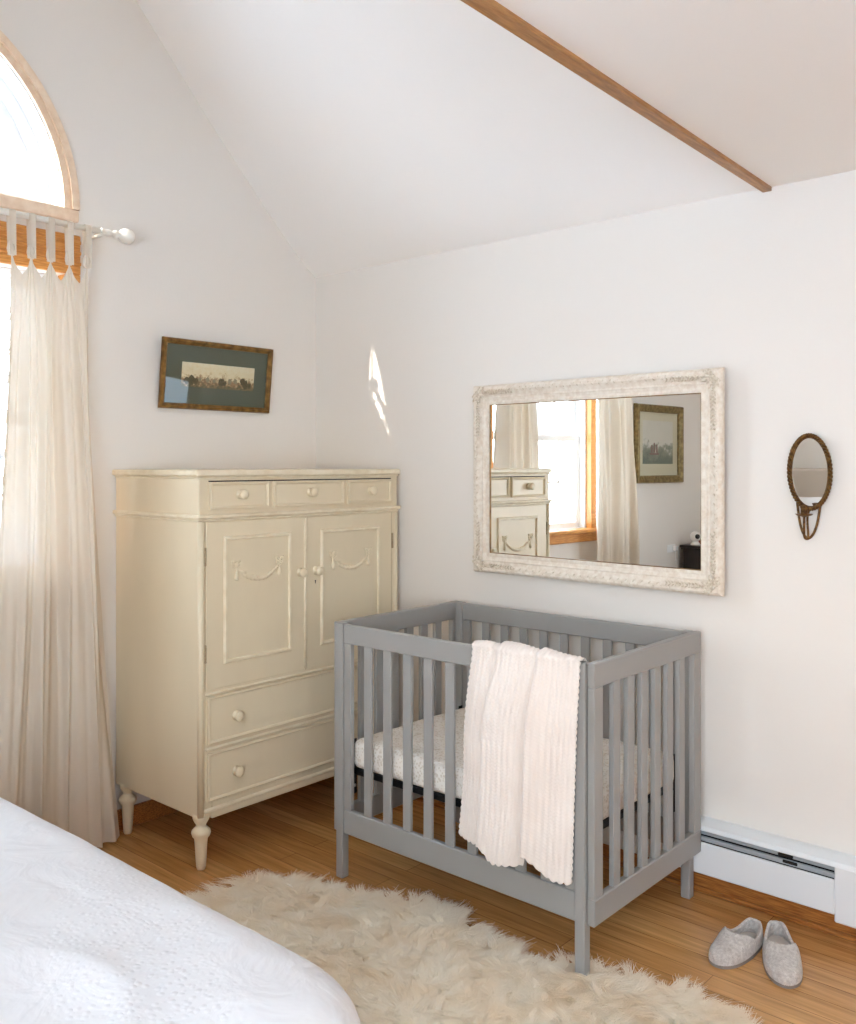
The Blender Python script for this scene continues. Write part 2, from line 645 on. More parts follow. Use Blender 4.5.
bm = nb(); box(bm, -0.2, XR, YB, 0, -0.12, 0)
fl = structure('floor', bm, M['floor'])

AY, AZ, AR = -2.0, 2.505, 0.68    # arched window centre, base height, clear radius
def arc(r, n=40, zc=AZ, yc=AY):
    return [(yc + r * math.cos(PI * i / n), zc + r * math.sin(PI * i / n)) for i in range(n + 1)]
outer = [(0, 0)] + prof + [(YB, 0)]
WY0, WY1, WZ0, WZ1 = -2.70, -1.30, 1.05, 2.25
bm = nb()
slab(bm, outer, [rect(WY0, WY1, WZ0, WZ1), arc(AR + 0.012)], lambda u, v, t: (t, u, v), 0.0, -0.20)
structure('wall_left', bm, M['wall'])
bm = nb(); box(bm, -0.2, XR, 0, 0.15, 0, EZ + 0.06)
structure('wall_right', bm, M['wall'])
bm = nb()
slab(bm, rect(-0.2, XR, 0, 2.6), [rect(2.6, 4.6, 0.7, 2.3)], lambda u, v, t: (u, t, v), YB, YB - 0.18)
structure('wall_back', bm, M['wall'])
bm = nb()
slab(bm, rect(YB, 0, 0, 2.6), [rect(-3.35, -2.65, 0.95, 2.05)], lambda u, v, t: (t, u, v), XR, XR + 0.18)
structure('wall_front', bm, M['wall'])
# vaulted ceiling over the window bay
bm = nb()
def xt(y):
    return 2.253 - 0.030 * y
P0 = [[(x, y, z) for (y, z) in prof] for x in (0.0, None)]
P0[1] = [(xt(y) + 0.002, y, z) for (y, z) in prof]
P1 = [[(x, y, z + 0.12) for (x, y, z) in row] for row in P0]
gridmesh(bm, P0, 2, len(prof)); gridmesh(bm, P1, 2, len(prof))
bmesh.ops.recalc_face_normals(bm, faces=bm.faces)
c = structure('ceiling', bm, M['ceil'], smooth=True)
bm = nb(); slab(bm, [(xt(0) + 0.004, 0), (XR, 0), (XR, YB), (xt(YB) + 0.004, YB)], [], lambda u, v, t: (u, v, t), EZ, EZ + 0.14)
structure('ceiling', bm, M['ceil'])
# gable that closes the vault above the flat ceiling
bm = nb()
slab(bm, [(y, max(z, EZ + 0.03)) for y, z in prof if z > EZ + 0.03] , [], lambda u, v, t: (xt(u) + t, u, v), 0.004, 0.12)
structure('wall_gable', bm, M['ceil'])
bm = nb(); slab(bm, [(xt(0), -0.002), (xt(0) + 0.030, -0.002), (xt(YB) + 0.046, YB + 0.01), (xt(YB), YB + 0.01)], [], lambda u, v, t: (u, v, t), EZ - 0.014, EZ + 0.004)
structure('trim_1', bm, M['trimwood'])

# baseboards
bm = nb(); box(bm, 0.0, XR, -0.016, -0.001, 0, 0.085, 0.003); box(bm, 0.0, XR, -0.030, -0.016, 0, 0.018, 0.004)
structure('baseboard_right', bm, M['basewood'])
bm = nb(); box(bm, 0.001, 0.016, YB, -0.03, 0, 0.085, 0.003)
structure('baseboard_left', bm, M['basewood'])

# ------------------------------------------------------------------ main window: sashes, mullions, wooden casing
def sash(bm, y0, y1, z0, z1, x, w=0.042, cols=1, rows=1, d=0.03):
    box(bm, x - d, x, y0, y1, z0, z0 + w, 0.003); box(bm, x - d, x, y0, y1, z1 - w, z1, 0.003)
    box(bm, x - d, x, y0, y0 + w, z0 + w, z1 - w, 0.003); box(bm, x - d, x, y1 - w, y1, z0 + w, z1 - w, 0.003)
    for i in range(1, cols):
        yy = y0 + w + (y1 - y0 - 2 * w) * i / cols
        box(bm, x - d * 0.7, x - d * 0.3, yy - 0.007, yy + 0.007, z0 + w, z1 - w)
    for i in range(1, rows):
        zz = z0 + w + (z1 - z0 - 2 * w) * i / rows
        box(bm, x - d * 0.72, x - d * 0.28, y0 + w, y1 - w, zz - 0.007, zz + 0.007)

bm = nb()
for y0, y1, cols in ((WY0, -2.36, 1), (-2.34, -1.66, 3), (-1.64, WY1, 1)):
    yy0, yy1 = y0 + 0.03, y1 - 0.03
    sash(bm, yy0, yy1, WZ0 + 0.02, 1.70, -0.075, cols=cols, rows=2)
    sash(bm, yy0, yy1, 1.665, WZ1 - 0.02, -0.108, cols=cols, rows=2)
for y in (WY0, WY1):
    s = 1 if y == WY0 else -1
    box(bm, -0.15, -0.055, y, y + s * 0.034, WZ0, WZ1, 0.003)
for y in (-2.35, -1.65):
    box(bm, -0.15, -0.03, y - 0.045, y + 0.045, WZ0, WZ1, 0.003)
box(bm, -0.15, -0.055, WY0, WY1, WZ0, WZ0 + 0.025, 0.003)
box(bm, -0.15, -0.055, WY0, WY1, WZ1 - 0.025, WZ1, 0.003)
win = structure('window_1', bm, M['vinyl'])
bm = nb()
for y0, y1 in ((WY0 + 0.05, -2.40), (-2.32, -1.68), (-1.60, WY1 - 0.05)):
    box(bm, -0.091, -0.089, y0, y1, WZ0 + 0.05, 1.68); box(bm, -0.124, -0.122, y0, y1, 1.69, WZ1 - 0.04)
structure('pane', bm, M['glass'], win)
bm = nb()   # wooden casing and jamb lining
box(bm, 0.001, 0.020, WY0 - 0.045, WY1 + 0.045, WZ1, 2.405, 0.004)
for k in range(3):
    box(bm, 0.018, 0.026, WY0 - 0.045, WY1 + 0.045, 2.285 + k * 0.042, 2.300 + k * 0.042, 0.003)
box(bm, 0.001, 0.020, WY1, WY1 + 0.045, WZ0, WZ1, 0.004)
box(bm, 0.001, 0.020, WY0 - 0.045, WY0, WZ0, WZ1, 0.004)
box(bm, -0.055, 0.001, WY1 - 0.012, WY1, WZ0, WZ1); box(bm, -0.055, 0.001, WY0, WY0 + 0.012, WZ0, WZ1)
for y in (-2.35, -1.65):
    box(bm, -0.03, 0.016, y - 0.03, y + 0.03, WZ0, WZ1, 0.003)
structure('casing', bm, M['orangewood'], win)
bm = nb()
box(bm, -0.055, 0.055, WY0 - 0.07, WY1 + 0.07, WZ0 - 0.005, WZ0 + 0.022, 0.006)
box(bm, 0.001, 0.022, WY0 - 0.05, WY1 + 0.05, WZ0 - 0.065, WZ0 - 0.005, 0.004)
structure('sill', bm, M['orangewood'], win)

# arched window above it
def arch_ring(bm, r0, r1, x0, x1, n=48, base=0.0):
    A = []
    for i in range(n + 1):
        a = PI * i / n
        A.append([(x, AY + r * math.cos(a), AZ + r * math.sin(a)) for r, x in ((r0, x0), (r0, x1), (r1, x1), (r1, x0), (r0, x0))])
    gridmesh(bm, A, n + 1, 5)
bm = nb()
arch_ring(bm, AR - 0.005, AR + 0.012, -0.165, 0.0)      # deep white reveal
arch_ring(bm, AR - 0.045, AR - 0.0, -0.165, -0.09)
arch_ring(bm, AR - 0.09, AR - 0.04, -0.165, -0.115)
arch_ring(bm, AR - 0.115, AR - 0.088, -0.165, -0.135)
box(bm, -0.165, 0.0, AY - AR, AY + AR, AZ - 0.012, AZ + 0.006)
box(bm, -0.168, -0.086, AY - AR - 0.003, AY + AR + 0.003, AZ - 0.006, AZ + 0.047)
box(bm, -0.1675, -0.111, AY - AR + 0.042, AY + AR - 0.042, AZ + 0.02, AZ + 0.087)
for a in (45, 90, 135):
    ca, sa = math.cos(math.radians(a)), math.sin(math.radians(a))
    tube(bm, [(-0.15, AY + ca * 0.02, AZ + 0.06 + sa * 0.02), (-0.15, AY + ca * (AR - 0.1), AZ + sa * (AR - 0.1))], 0.009, 6)
w2 = structure('window_2', bm, M['vinyl'])
bm = nb()
arch_ring(bm, AR, AR + 0.03, 0.001, 0.016)
arch_ring(bm, AR + 0.028, AR + 0.058, 0.001, 0.026)
box(bm, 0.001, 0.020, AY - AR - 0.058, AY + AR + 0.058, AZ - 0.048, AZ + 0.002, 0.004)
bmesh.ops.recalc_face_normals(bm, faces=bm.faces)
structure('casing', bm, M['palewood'], w2)
bm = nb()
pts = [(-0.150, y, z) for y, z in arc(AR - 0.09)]
f = bm.faces.new([bm.verts.new(p) for p in pts])
structure('pane', bm, M['glass'], w2)

# windows behind and beside the camera
bm = nb()
for x0, x1 in ((2.6, 3.6), (3.6, 4.6)):
    for z0, z1, yy in ((0.7, 1.52, -0.06), (1.48, 2.3, -0.1)):
        y = YB + yy
        for a in ((x0, x1, z0, z0 + 0.045), (x0, x1, z1 - 0.045, z1), (x0, x0 + 0.045, z0, z1), (x1 - 0.045, x1, z0, z1)):
            box(bm, a[0], a[1], y - 0.03, y, a[2], a[3], 0.003)
w3 = structure('window_3', bm, M['vinyl'])
bm = nb(); box(bm, 2.64, 4.56, YB - 0.082, YB - 0.08, 0.74, 2.26)
structure('pane', bm, M['glass'], w3)
bm = nb(); ringframe(bm, 2.53, 4.67, 0.63, 2.37, [(0, 0.001), (0, 0.02), (0.07, 0.016), (0.07, 0.001)], lambda u, v, t: (u, YB + t, v))
structure('casing', bm, M['orangewood'], w3)
bm = nb()
for y0, y1 in ((-3.35, -2.65),):
    for z0, z1, xx in ((0.95, 1.52, 0.06), (1.48, 2.05, 0.1)):
        x = XR + xx
        for a in ((y0, y1, z0, z0 + 0.045), (y0, y1, z1 - 0.045, z1), (y0, y0 + 0.045, z0, z1), (y1 - 0.045, y1, z0, z1)):
            box(bm, x, x + 0.03, a[0], a[1], a[2], a[3], 0.003)
w4 = structure('window_4', bm, M['vinyl'])
bm = nb(); box(bm, XR + 0.08, XR + 0.082, -3.31, -2.69, 0.99, 2.01)
structure('pane', bm, M['glass'], w4)
bm = nb(); ringframe(bm, -3.42, -2.58, 0.88, 2.12, [(0, 0.001), (0, 0.02), (0.07, 0.016), (0.07, 0.001)], lambda u, v, t: (XR - t, u, v))
structure('casing', bm, M['orangewood'], w4)

# outdoors: snowy ground and bare trees
bm = nb()
n = 40
P = [[(-30 + 60 * i / n, -30 + 60 * j / n, -0.75 + 0.25 * mnoise.noise(Vector((i * .4, j * .4, 0)))) for j in range(n + 1)] for i in range(n + 1)]
gridmesh(bm, P, n + 1, n + 1)
g = structure('snowy_ground', bm, M['snow'], smooth=True)

# ------------------------------------------------------------------ baseboard heater
HX0, HX1 = 0.70, 2.505
ht = thing('baseboard_heater', 'long white baseboard heater with dark slot, along the wall behind the grey crib', 'heater', (1.6, -0.03, 0.07))
bm = nb()
box(bm, HX0, HX1, -0.066, -0.056, 0.084, 0.194, 0.003)                 # front cover
box(bm, HX0, HX1, -0.056, -0.002, 0.084, 0.092, 0.002)
o = finish('front_cover', bm, M['heater'], ht)
bm = nb()
P = [[(x, y, z) for y, z in ((-0.001, 0.262), (-0.020, 0.259), (-0.058, 0.248), (-0.066, 0.236), (-0.062, 0.233), (-0.054, 0.242), (-0.001, 0.252))] for x in (HX0, HX1 + 0.16)]
gridmesh(bm, P, 2, 7)
finish('top_hood', bm, M['heater'], ht)
bm = nb()
box(bm, HX0, HX1, -0.056, -0.048, 0.219, 0.231, 0.002)
finish('louver', bm, M['louver'], ht)
bm = nb(); box(bm, HX0, HX1, -0.060, -0.050, 0.197, 0.213, 0.002)
finish('louver', bm, M['louver'], ht)
for x, z in ((2.35, 0.226), (2.365, 0.207)):
    bm = nb(); box(bm, x - 0.024, x + 0.024, -0.0625, -0.047, z - 0.005, z + 0.005, 0.002)
    finish('slot_clip', bm, M['dark'], ht)
bm = nb(); box(bm, HX0, HX1, -0.044, -0.042, 0.092, 0.245)
finish('fin_plate', bm, M['black'], ht)
bm = nb(); box(bm, HX1, HX1 + 0.16, -0.068, -0.002, 0.062, 0.240, 0.004)
finish('end_cap', bm, M['heater'], ht)

# second heater under the window, behind the curtain
ht2 = thing('baseboard_heater', 'low white baseboard heater behind the long curtain, below the window', 'heater', (0.03, -2.0, 0.04))
bm = nb(); box(bm, 0.018, 0.062, -3.1, -1.18, 0.05, 0.19, 0.006)
finish('front_cover', bm, M['heater'], ht2)
bm = nb(); box(bm, 0.018, 0.058, -3.1, -1.18, 0.21, 0.235, 0.006); box(bm, 0.018, 0.03, -3.1, -1.18, 0.05, 0.22)
finish('top_hood', bm, M['heater'], ht2)

# ------------------------------------------------------------------ armoire
AX0, AX1, AYL, AYR = 0.010, 0.590, -1.100, -0.036
ar = thing('armoire', 'tall cream painted armoire with garland doors, standing in the corner of the room', 'armoire', ((AX0 + AX1) / 2, (AYL + AYR) / 2, 0))
bm = nb()
box(bm, AX0, AX1, AYL, AYR, 0.195, 1.46, 0.006, 2)
box(bm, AX0 + .05, AX1 + 0.004, AYL + 0.055, AYR - 0.055, 0.185, 0.25, 0.004)
finish('body', bm, M['cream'], ar)
bm = nb(); box(bm, AX0 - 0.006, AX1 + 0.012, AYL - 0.014, AYR + 0.010, 1.458, 1.482, 0.006, 3)
box(bm, AX0, AX1 + 0.004, AYL - 0.004, AYR + 0.004, 1.448, 1.458, 0.003)
finish('top', bm, M['cream_worn'], ar)
bm = nb(); box(bm, AX0 - 0.006, AX1 + 0.016, AYL - 0.012, AYR + 0.010, 1.300, 1.316, 0.006, 3)
box(bm, AX0, AX1 + 0.008, AYL - 0.005, AYR + 0.004, 1.290, 1.300, 0.003)
finish('waist_moulding', bm, M['cream_worn'], ar)
# corner posts (slim rounded stiles)
for y in (AYL + 0.012, AYR - 0.012):
    bm = nb(); lathe(bm, [(0.013, 0.20), (0.013, 1.29)], (AX1 - 0.004, y, 0), n=16)
    finish('corner_post', bm, M['cream'], ar, True)

FX = AX1
def toF(u, v, t):
    return (FX + t, u, v)
def raised_panel(bm, y0, y1, z0, z1, rim=0.016, h=0.008):
    ringframe(bm, y0, y1, z0, z1, [(0, 0), (0, h * 0.5), (rim * 0.3, h), (rim * 0.75, h), (rim, h * 0.3), (rim + 0.002, 0.001)], toF)
def knob(parent, y, z, x=FX, s=1.0):
    bm = nb()
    lathe(bm, [(0.017 * s, 0.0), (0.019 * s, 0.002), (0.012 * s, 0.004), (0.008 * s, 0.008), (0.009 * s, 0.013), (0.017 * s, 0.018), (0.0195 * s, 0.024), (0.018 * s, 0.029), (0.012 * s, 0.033), (0.004 * s, 0.034)], (x, y, z), 'X', 20)
    return finish('knob', bm, M['cream_knob'], parent, True)
def drawer(y0, y1, z0, z1, knobs, lip=False):
    bm = nb()
    box(bm, FX - 0.2, FX + 0.005, y0, y1, z0, z1, 0.0025)
    ringframe(bm, y0, y1, z0, z1, [(0, 0.004), (0.001, 0.011), (0.006, 0.013), (0.011, 0.010), (0.014, 0.0045)], toF)
    d = finish('drawer', bm, M['cream'], ar)
    for y, z in knobs:
        knob(d, y, z, FX + 0.005)
    return d
for y0, y1, ky in ((-1.057, -0.776, -0.916), (-0.754, -0.373, -0.562), (-0.350, -0.080, -0.214)):
    drawer(y0, y1, 1.332, 1.437, [(ky, 1.388)])
drawer(-1.066, -0.070, 0.462, 0.640, [(-0.936, 0.548), (-0.20, 0.548)])
drawer(-1.066, -0.070, 0.250, 0.432, [(-0.936, 0.338), (-0.20, 0.338)])
bm = nb()      # rails between the drawers and the dark reveal line over the little drawers
box(bm, FX, FX + 0.011, -1.074, -0.062, 0.440, 0.452, 0.004); box(bm, FX, FX + 0.011, -1.074, -0.062, 0.646, 0.656, 0.004)
box(bm, FX, FX + 0.012, -1.082, -0.054, 0.212, 0.228, 0.005)
finish('rail_moulding', bm, M['cream_worn'], ar)
bm = nb(); box(bm, FX + 0.0002, FX + 0.003, -1.057, -0.08, 1.437, 1.4415)
finish('seam', bm, M['dark'], ar)
for y in (-1.072, -0.5845, -0.0745):
    bm = nb(); box(bm, FX + 0.0002, FX + 0.0012, y - 0.0010, y + 0.0010, 0.662, 1.288)
    finish('seam', bm, M['seam'], ar)

def garland(parent, yc, z):
    bm = nb()
    w = 0.105
    for i in range(37):                       # swag of little flowers and leaves
        t = -1 + 2 * i / 36
        y = yc + w * t
        zz = z - 0.048 * (1 - t * t) - 0.010
        r = 0.0045 + 0.0055 * (1 - t * t) + 0.001 * math.sin(i * 2.3)
        ball(bm, (FX + 0.007, y, zz + 0.002 * math.sin(i * 1.9)), r, (0.6, 1.15, 0.9), 8, 6)
        if i % 4 == 2:
            tube(bm, [(FX + 0.006, y, zz), (FX + 0.007, y + 0.012, zz + 0.012 * math.cos(i))], [0.003, 0.001], 6)
    for s in (-1, 1):
        y = yc + s * w
        for a in (35, 145, 210, 330):            # bow loops and tails
            ca, sa = math.cos(math.radians(a)), math.sin(math.radians(a))
            k = 0.024 if a < 180 else 0.018
            loop = [(FX + 0.006, y + ca * k * t - sa * 0.006 * math.sin(PI * t), z + 0.004 + sa * k * t + ca * 0.006 * math.sin(PI * t)) for t in (0, .25, .5, .75, 1)]
            back = [(FX + 0.006, y + ca * k * t + sa * 0.006 * math.sin(PI * t), z + 0.004 + sa * k * t - ca * 0.006 * math.sin(PI * t)) for t in (.75, .5, .25, 0)]
            tube(bm, loop + back, 0.0032, 6)
        ball(bm, (FX + 0.008, y, z + 0.004), 0.006, (1, 1, 1), 8, 6)
        lathe(bm, [(0.002, 0.0), (0.004, -0.018), (0.008, -0.034), (0.0095, -0.050), (0.004, -0.058)], (FX + 0.005, y, z), n=10)   # tassel
    return finish('garland', bm, M['cream_worn'], parent, True)

def door(y0, y1, ky, hy, key):
    bm = nb(); box(bm, FX - 0.018, FX + 0.004, y0, y1, 0.664, 1.287, 0.002)
    d = finish('door', bm, M['cream'], ar)
    py0, py1 = (y0 + 0.077, y1 - 0.077)
    bm = nb(); raised_panel(bm, py0, py1, 0.752, 1.232, 0.016, 0.013)
    finish('panel_moulding', bm, M['cream_worn'], d)
    knob(d, ky, 1.064, FX + 0.004)
    for z in (0.80, 1.16):
        bm = nb(); lathe(bm, [(0.0045, -0.026), (0.0045, 0.026)], (FX + 0.005, hy, z), n=10)
        ball(bm, (FX + 0.005, hy, z + 0.030), 0.005, u=8, v=6); ball(bm, (FX + 0.005, hy, z - 0.030), 0.005, u=8, v=6)
        finish('hinge', bm, M['rust'], d, True)
    garland(d, (py0 + py1) / 2, 1.118)
    if key:
        bm = nb(); lathe(bm, [(0.0028, 0.003), (0.0028, 0.0062)], (FX, ky - 0.004, 1.022), 'X', 12)
        box(bm, FX + 0.003, FX + 0.006, ky - 0.005, ky - 0.003, 1.011, 1.022)
        finish('keyhole', bm, M['dark'], d)
    return d
door(-1.070, -0.586, -0.616, -1.074, False)
door(-0.583, -0.078, -0.530, -0.072, True)
bm = nb(); lathe(bm, [(0.007, 0.672), (0.007, 1.285)], (FX + 0.004, -0.588, 0), n=12)
finish('astragal', bm, M['cream_worn'], ar, True)
for x in (AX0 + 0.05, AX1 - 0.022):
    for y in (AYL + 0.026, AYR - 0.026):
        bm = nb()
        lathe(bm, [(0.030, 0.206), (0.031, 0.190), (0.024, 0.176), (0.019, 0.170), (0.019, 0.160), (0.024, 0.156), (0.034, 0.146), (0.036, 0.136), (0.033, 0.126), (0.025, 0.116), (0.0235, 0.100), (0.020, 0.045), (0.0175, 0.010), (0.014, 0.0)], (x, y, 0), n=20)
        finish('leg', bm, M['cream'], ar, True)

# ------------------------------------------------------------------ crib
cb = thing('crib', 'grey slatted wooden mini crib standing between the cream armoire and the slippers', 'crib', (1.53, -0.42, 0))
CX0, CX1, CY0, CY1, CT = 0.988, 2.038, -0.785, -0.070, 0.925
LG = 0.034
for x in (CX0, CX1 - LG):
    for y in (CY0, CY1 - LG):
        bm = nb(); box(bm, x, x + LG, y, y + LG, 0, CT, 0.003)
        finish('leg', bm, M['crib'], cb)
def crib_side(y0, y1):
    xa, xb = CX0 + LG, CX1 - LG
    bm = nb(); box(bm, xa, xb, y0, y1, CT - 0.072, CT - 0.003, 0.003); finish('top_rail', bm, M['crib'], cb)
    bm = nb(); box(bm, xa, xb, y0, y1, 0.165, 0.252, 0.003); finish('bottom_rail', bm, M['crib'], cb)
    for a in (xa, xb - 0.036):
        bm = nb(); box(bm, a + 0.0005, a + 0.036, y0 + 0.001, y1 - 0.001, 0.253, CT - 0.073, 0.002); finish('stile', bm, M['crib'], cb)
    for i in range(9):
        c0 = 1.140 + i * 0.0945
        bm = nb(); box(bm, c0 - 0.019, c0 + 0.019, y0 + 0.005, y1 - 0.005, 0.251, CT - 0.071, 0.002); finish('slat', bm, M['crib'], cb)
crib_side(CY0 + 0.006, CY0 + 0.028)
crib_side(CY1 - 0.028, CY1 - 0.006)
def crib_end(x0, x1):
    ya, yb = CY0 + 0.014, CY1 + 0.002
    bm = nb(); box(bm, x0, x1, ya, yb, CT - 0.072, CT, 0.003); finish('top_rail', bm, M['crib'], cb)
    bm = nb(); box(bm, x0, x1, ya, yb, 0.162, 0.240, 0.003); finish('bottom_rail', bm, M['crib'], cb)
    for a in (ya, yb - 0.05):
        bm = nb(); box(bm, x0 + 0.0005, x1 - 0.0005, a, a + 0.05, 0.239, CT - 0.071, 0.003); finish('stile', bm, M['crib'], cb)
    for i in range(6):
        c0 = ya + 0.05 + (yb - ya - 0.1) * (i + 1) / 7.0
        bm = nb(); box(bm, x0 + 0.004, x1 - 0.004, c0 - 0.020, c0 + 0.020, 0.238, CT - 0.070, 0.002); finish('slat', bm, M['crib'], cb)
crib_end(CX1 + 0.0005, CX1 + 0.026)
crib_end(CX0 - 0.026, CX0 - 0.0005)
bm = nb()       # mattress support: black steel frame with spring wires and corner hooks
sx0, sx1, sy0, sy1 = CX0 + 0.05, CX1 - 0.05, CY0 + 0.040, CY1 - 0.040
for a in ((sx0, sx1, sy0, sy0 + 0.022), (sx0, sx1, sy1 - 0.022, sy1), (sx0, sx0 + 0.022, sy0, sy1), (sx1 - 0.022, sx1, sy0, sy1)):
    box(bm, a[0], a[1], a[2], a[3], 0.374, 0.396, 0.003)
for i in range(1, 9):
    x = sx0 + (sx1 - sx0) * i / 9
    tube(bm, [(x, sy0 + 0.01, 0.388), (x, sy1 - 0.01, 0.388)], 0.003, 6)
finish('mattress_support', bm, M['black'], cb)
for x, s in ((CX0 + 0.044, 1), (CX1 - 0.044, -1)):
    for y in (sy0 + 0.012, sy1 - 0.012):
        bm = nb(); box(bm, x - 0.002, x + 0.002, y - 0.011, y + 0.011, 0.30, 0.50, 0.001)
        box(bm, x, x + s * 0.012, y - 0.008, y + 0.008, 0.374, 0.382)
        br = finish('support_bracket', bm, M['black'], cb)
        for bz in (0.43, 0.33):
            bm = nb(); lathe(bm, [(0.006, 0.0), (0.006, 0.003), (0.003, 0.005)], (x, y, bz), 'X', 10)
            finish('bolt', bm, M['steel'], br)

# crib mattress
bm = nb()
box(bm, CX0 + 0.046, CX1 - 0.044, CY0 + 0.034, CY1 - 0.034, 0.397, 0.500, 0.026, 4)
bmesh.ops.subdivide_edges(bm, edges=[e for e in bm.edges if e.calc_length() > 0.1], cuts=16, use_grid_fill=True)
for v in bm.verts:
    if v.co.z > 0.47:
        v.co.z += 0.004 * mnoise.noise(v.co * 9)
o = finish('crib_mattress', bm, M['sheet'], None, True, (1.53, -0.42, 0.40))
tag(o, 'thin floral-sheeted crib mattress lying inside the grey crib', 'mattress')

# ------------------------------------------------------------------ knitted blanket over the front rail
def blanket():
    nu, nv = 190, 300
    top_z = CT + 0.004
    yo = CY0 - 0.004              # rail front face minus cloth clearance
    yi = CY0 + 0.028 + 0.004
    V = []
    def panel(u):
        # front offset (towards the viewer) and bottom height of each of the three overlapping folds
        if u < 0.27:
            t = u / 0.27
            off = 0.006 + 0.030 * math.sin(PI * min(t * 0.9 + 0.05, 1)) * 0.9
            zb = 0.318 - 0.006 * t
        elif u < 0.625:
            t = (u - 0.27) / 0.355
            off = 0.072 - 0.012 * t - 0.040 * t ** 3 + 0.006 * math.sin(PI * t)
            zb = 0.330 - 0.045 * sstep(0, 0.45, t) + 0.010 * t
        else:
            t = (u - 0.625) / 0.375
            off = 0.060 * math.exp(-(max(t - 0.05, 0) / 0.35) ** 2) * sstep(-0.02, 0.10, t) + 0.006 + 0.010 * math.sin(PI * t)
            zb = 0.345 - 0.070 * sstep(0, 0.75, t)
        return off, zb
    us = [i / (nu - 1) for i in range(nu)]
    raw = [panel(u) for u in us]
    sm = []
    for i in range(nu):
        a = [raw[k] for k in range(max(0, i - 1), min(nu, i + 2))]
        sm.append((sum(p[0] for p in a) / len(a), sum(p[1] for p in a) / len(a)))
    for i, u in enumerate(us):
        off, zb = sm[i]
        xt = 1.632 + (2.024 - 1.632) * u
        # bottom positions: folds spread a little
        xb = 1.588 + (1.996 - 1.588) * u
        inner = 0.16
        over = (yi - yo) * 1.25
        drop = top_z - zb
        total = inner + over + drop
        scu = 0.005 * abs(math.sin(u * PI * 19))
        for j in range(nv):
            s = total * j / (nv - 1)
            k = 0.0
            if s < inner:
                y = yi + 0.002 + 0.3 * off * (1 - s / inner)
                z = top_z - 0.003 - (inner - s)
                x = xt
                n_ = (0, 1, 0)
            elif s < inner + over:
                t = (s - inner) / over
                y = yi + (yo - yi) * t - (off * 0.35) * sstep(.5, 1, t)
                z = top_z + 0.010 * math.sin(PI * t) * (0.6 + off * 22)
                x = xt
                n_ = (0, 0, 1)
            else:
                d = s - inner - over
                t = d / drop
                k = t
                open_ = 0.35 + 0.65 * sstep(0, 0.35, t)
                y = yo - off * open_ - 0.004 * math.sin(u * 21 + t * 3) * t
                z = top_z - d
                x = xt + (xb - xt) * t + 0.004 * math.sin(t * 9 + 1.3) * (1 - u)
                n_ = (0, -1, 0)
                if j >= nv - 3:
                    z -= 0.006 * abs(math.sin(u * PI * 20)) - 0.002
            # knit ribs
            rib = 0.0011 * math.sin(u * PI * 2 * 24) + 0.0006 * math.sin(s / 0.0055 * PI + 2 * math.sin(u * PI * 48)) + 0.0016 * mnoise.noise(Vector((u * 6, s * 5, 0)))
            edge = 0.0
            if i <= 1 or i >= nu - 2:
                edge = 0.0045 * abs(math.sin(s / 0.020 * PI)) * (-1 if i <= 1 else 1)
            V.append((x + edge, y + n_[1] * rib, z + n_[2] * rib))
    F = []
    for i in range(nu - 1):
        for j in range(nv - 1):
            a = i * nv + j
            F.append((a, a + nv, a + nv + 1, a + 1))
    o = npmesh('knitted_blanket', V, F, M['knit'], None, (1.83, -0.78, 0.93))
    mo = o.modifiers.new('thick', 'SOLIDIFY')
    mo.thickness = 0.0035
    mo.offset = 0
    tag(o, 'cream ribbed knitted blanket with scalloped edge, draped over the front rail of the crib', 'blanket')
blanket()

# ------------------------------------------------------------------ big wall mirror
YAW = -0.031
mc = Vector((1.583, -0.002, 1.442))
mw, mh = 1.112, 0.782
mr_ = thing('wall_mirror', 'large rectangular mirror in an ornate whitewashed frame, hung above the crib', 'mirror', (mc.x, -0.034, mc.z), None, YAW, local=True)
# local frame: x along wall, -y into the room
def toM(u, v, t):
    return (u, 0.012 - t, v)
bm = nb()
ringframe(bm, -mw / 2, mw / 2, -mh / 2, mh / 2, [(0.004, 0.0), (0.0, 0.008), (0.0, 0.022), (0.005, 0.030), (0.012, 0.034), (0.024, 0.033), (0.034, 0.027), (0.046, 0.022), (0.052, 0.024), (0.056, 0.021), (0.066, 0.018), (0.074, 0.020), (0.081, 0.019), (0.083, 0.008), (0.084, 0.0)], toM)
fr = finish('frame', bm, M['frame_wash'], mr_)
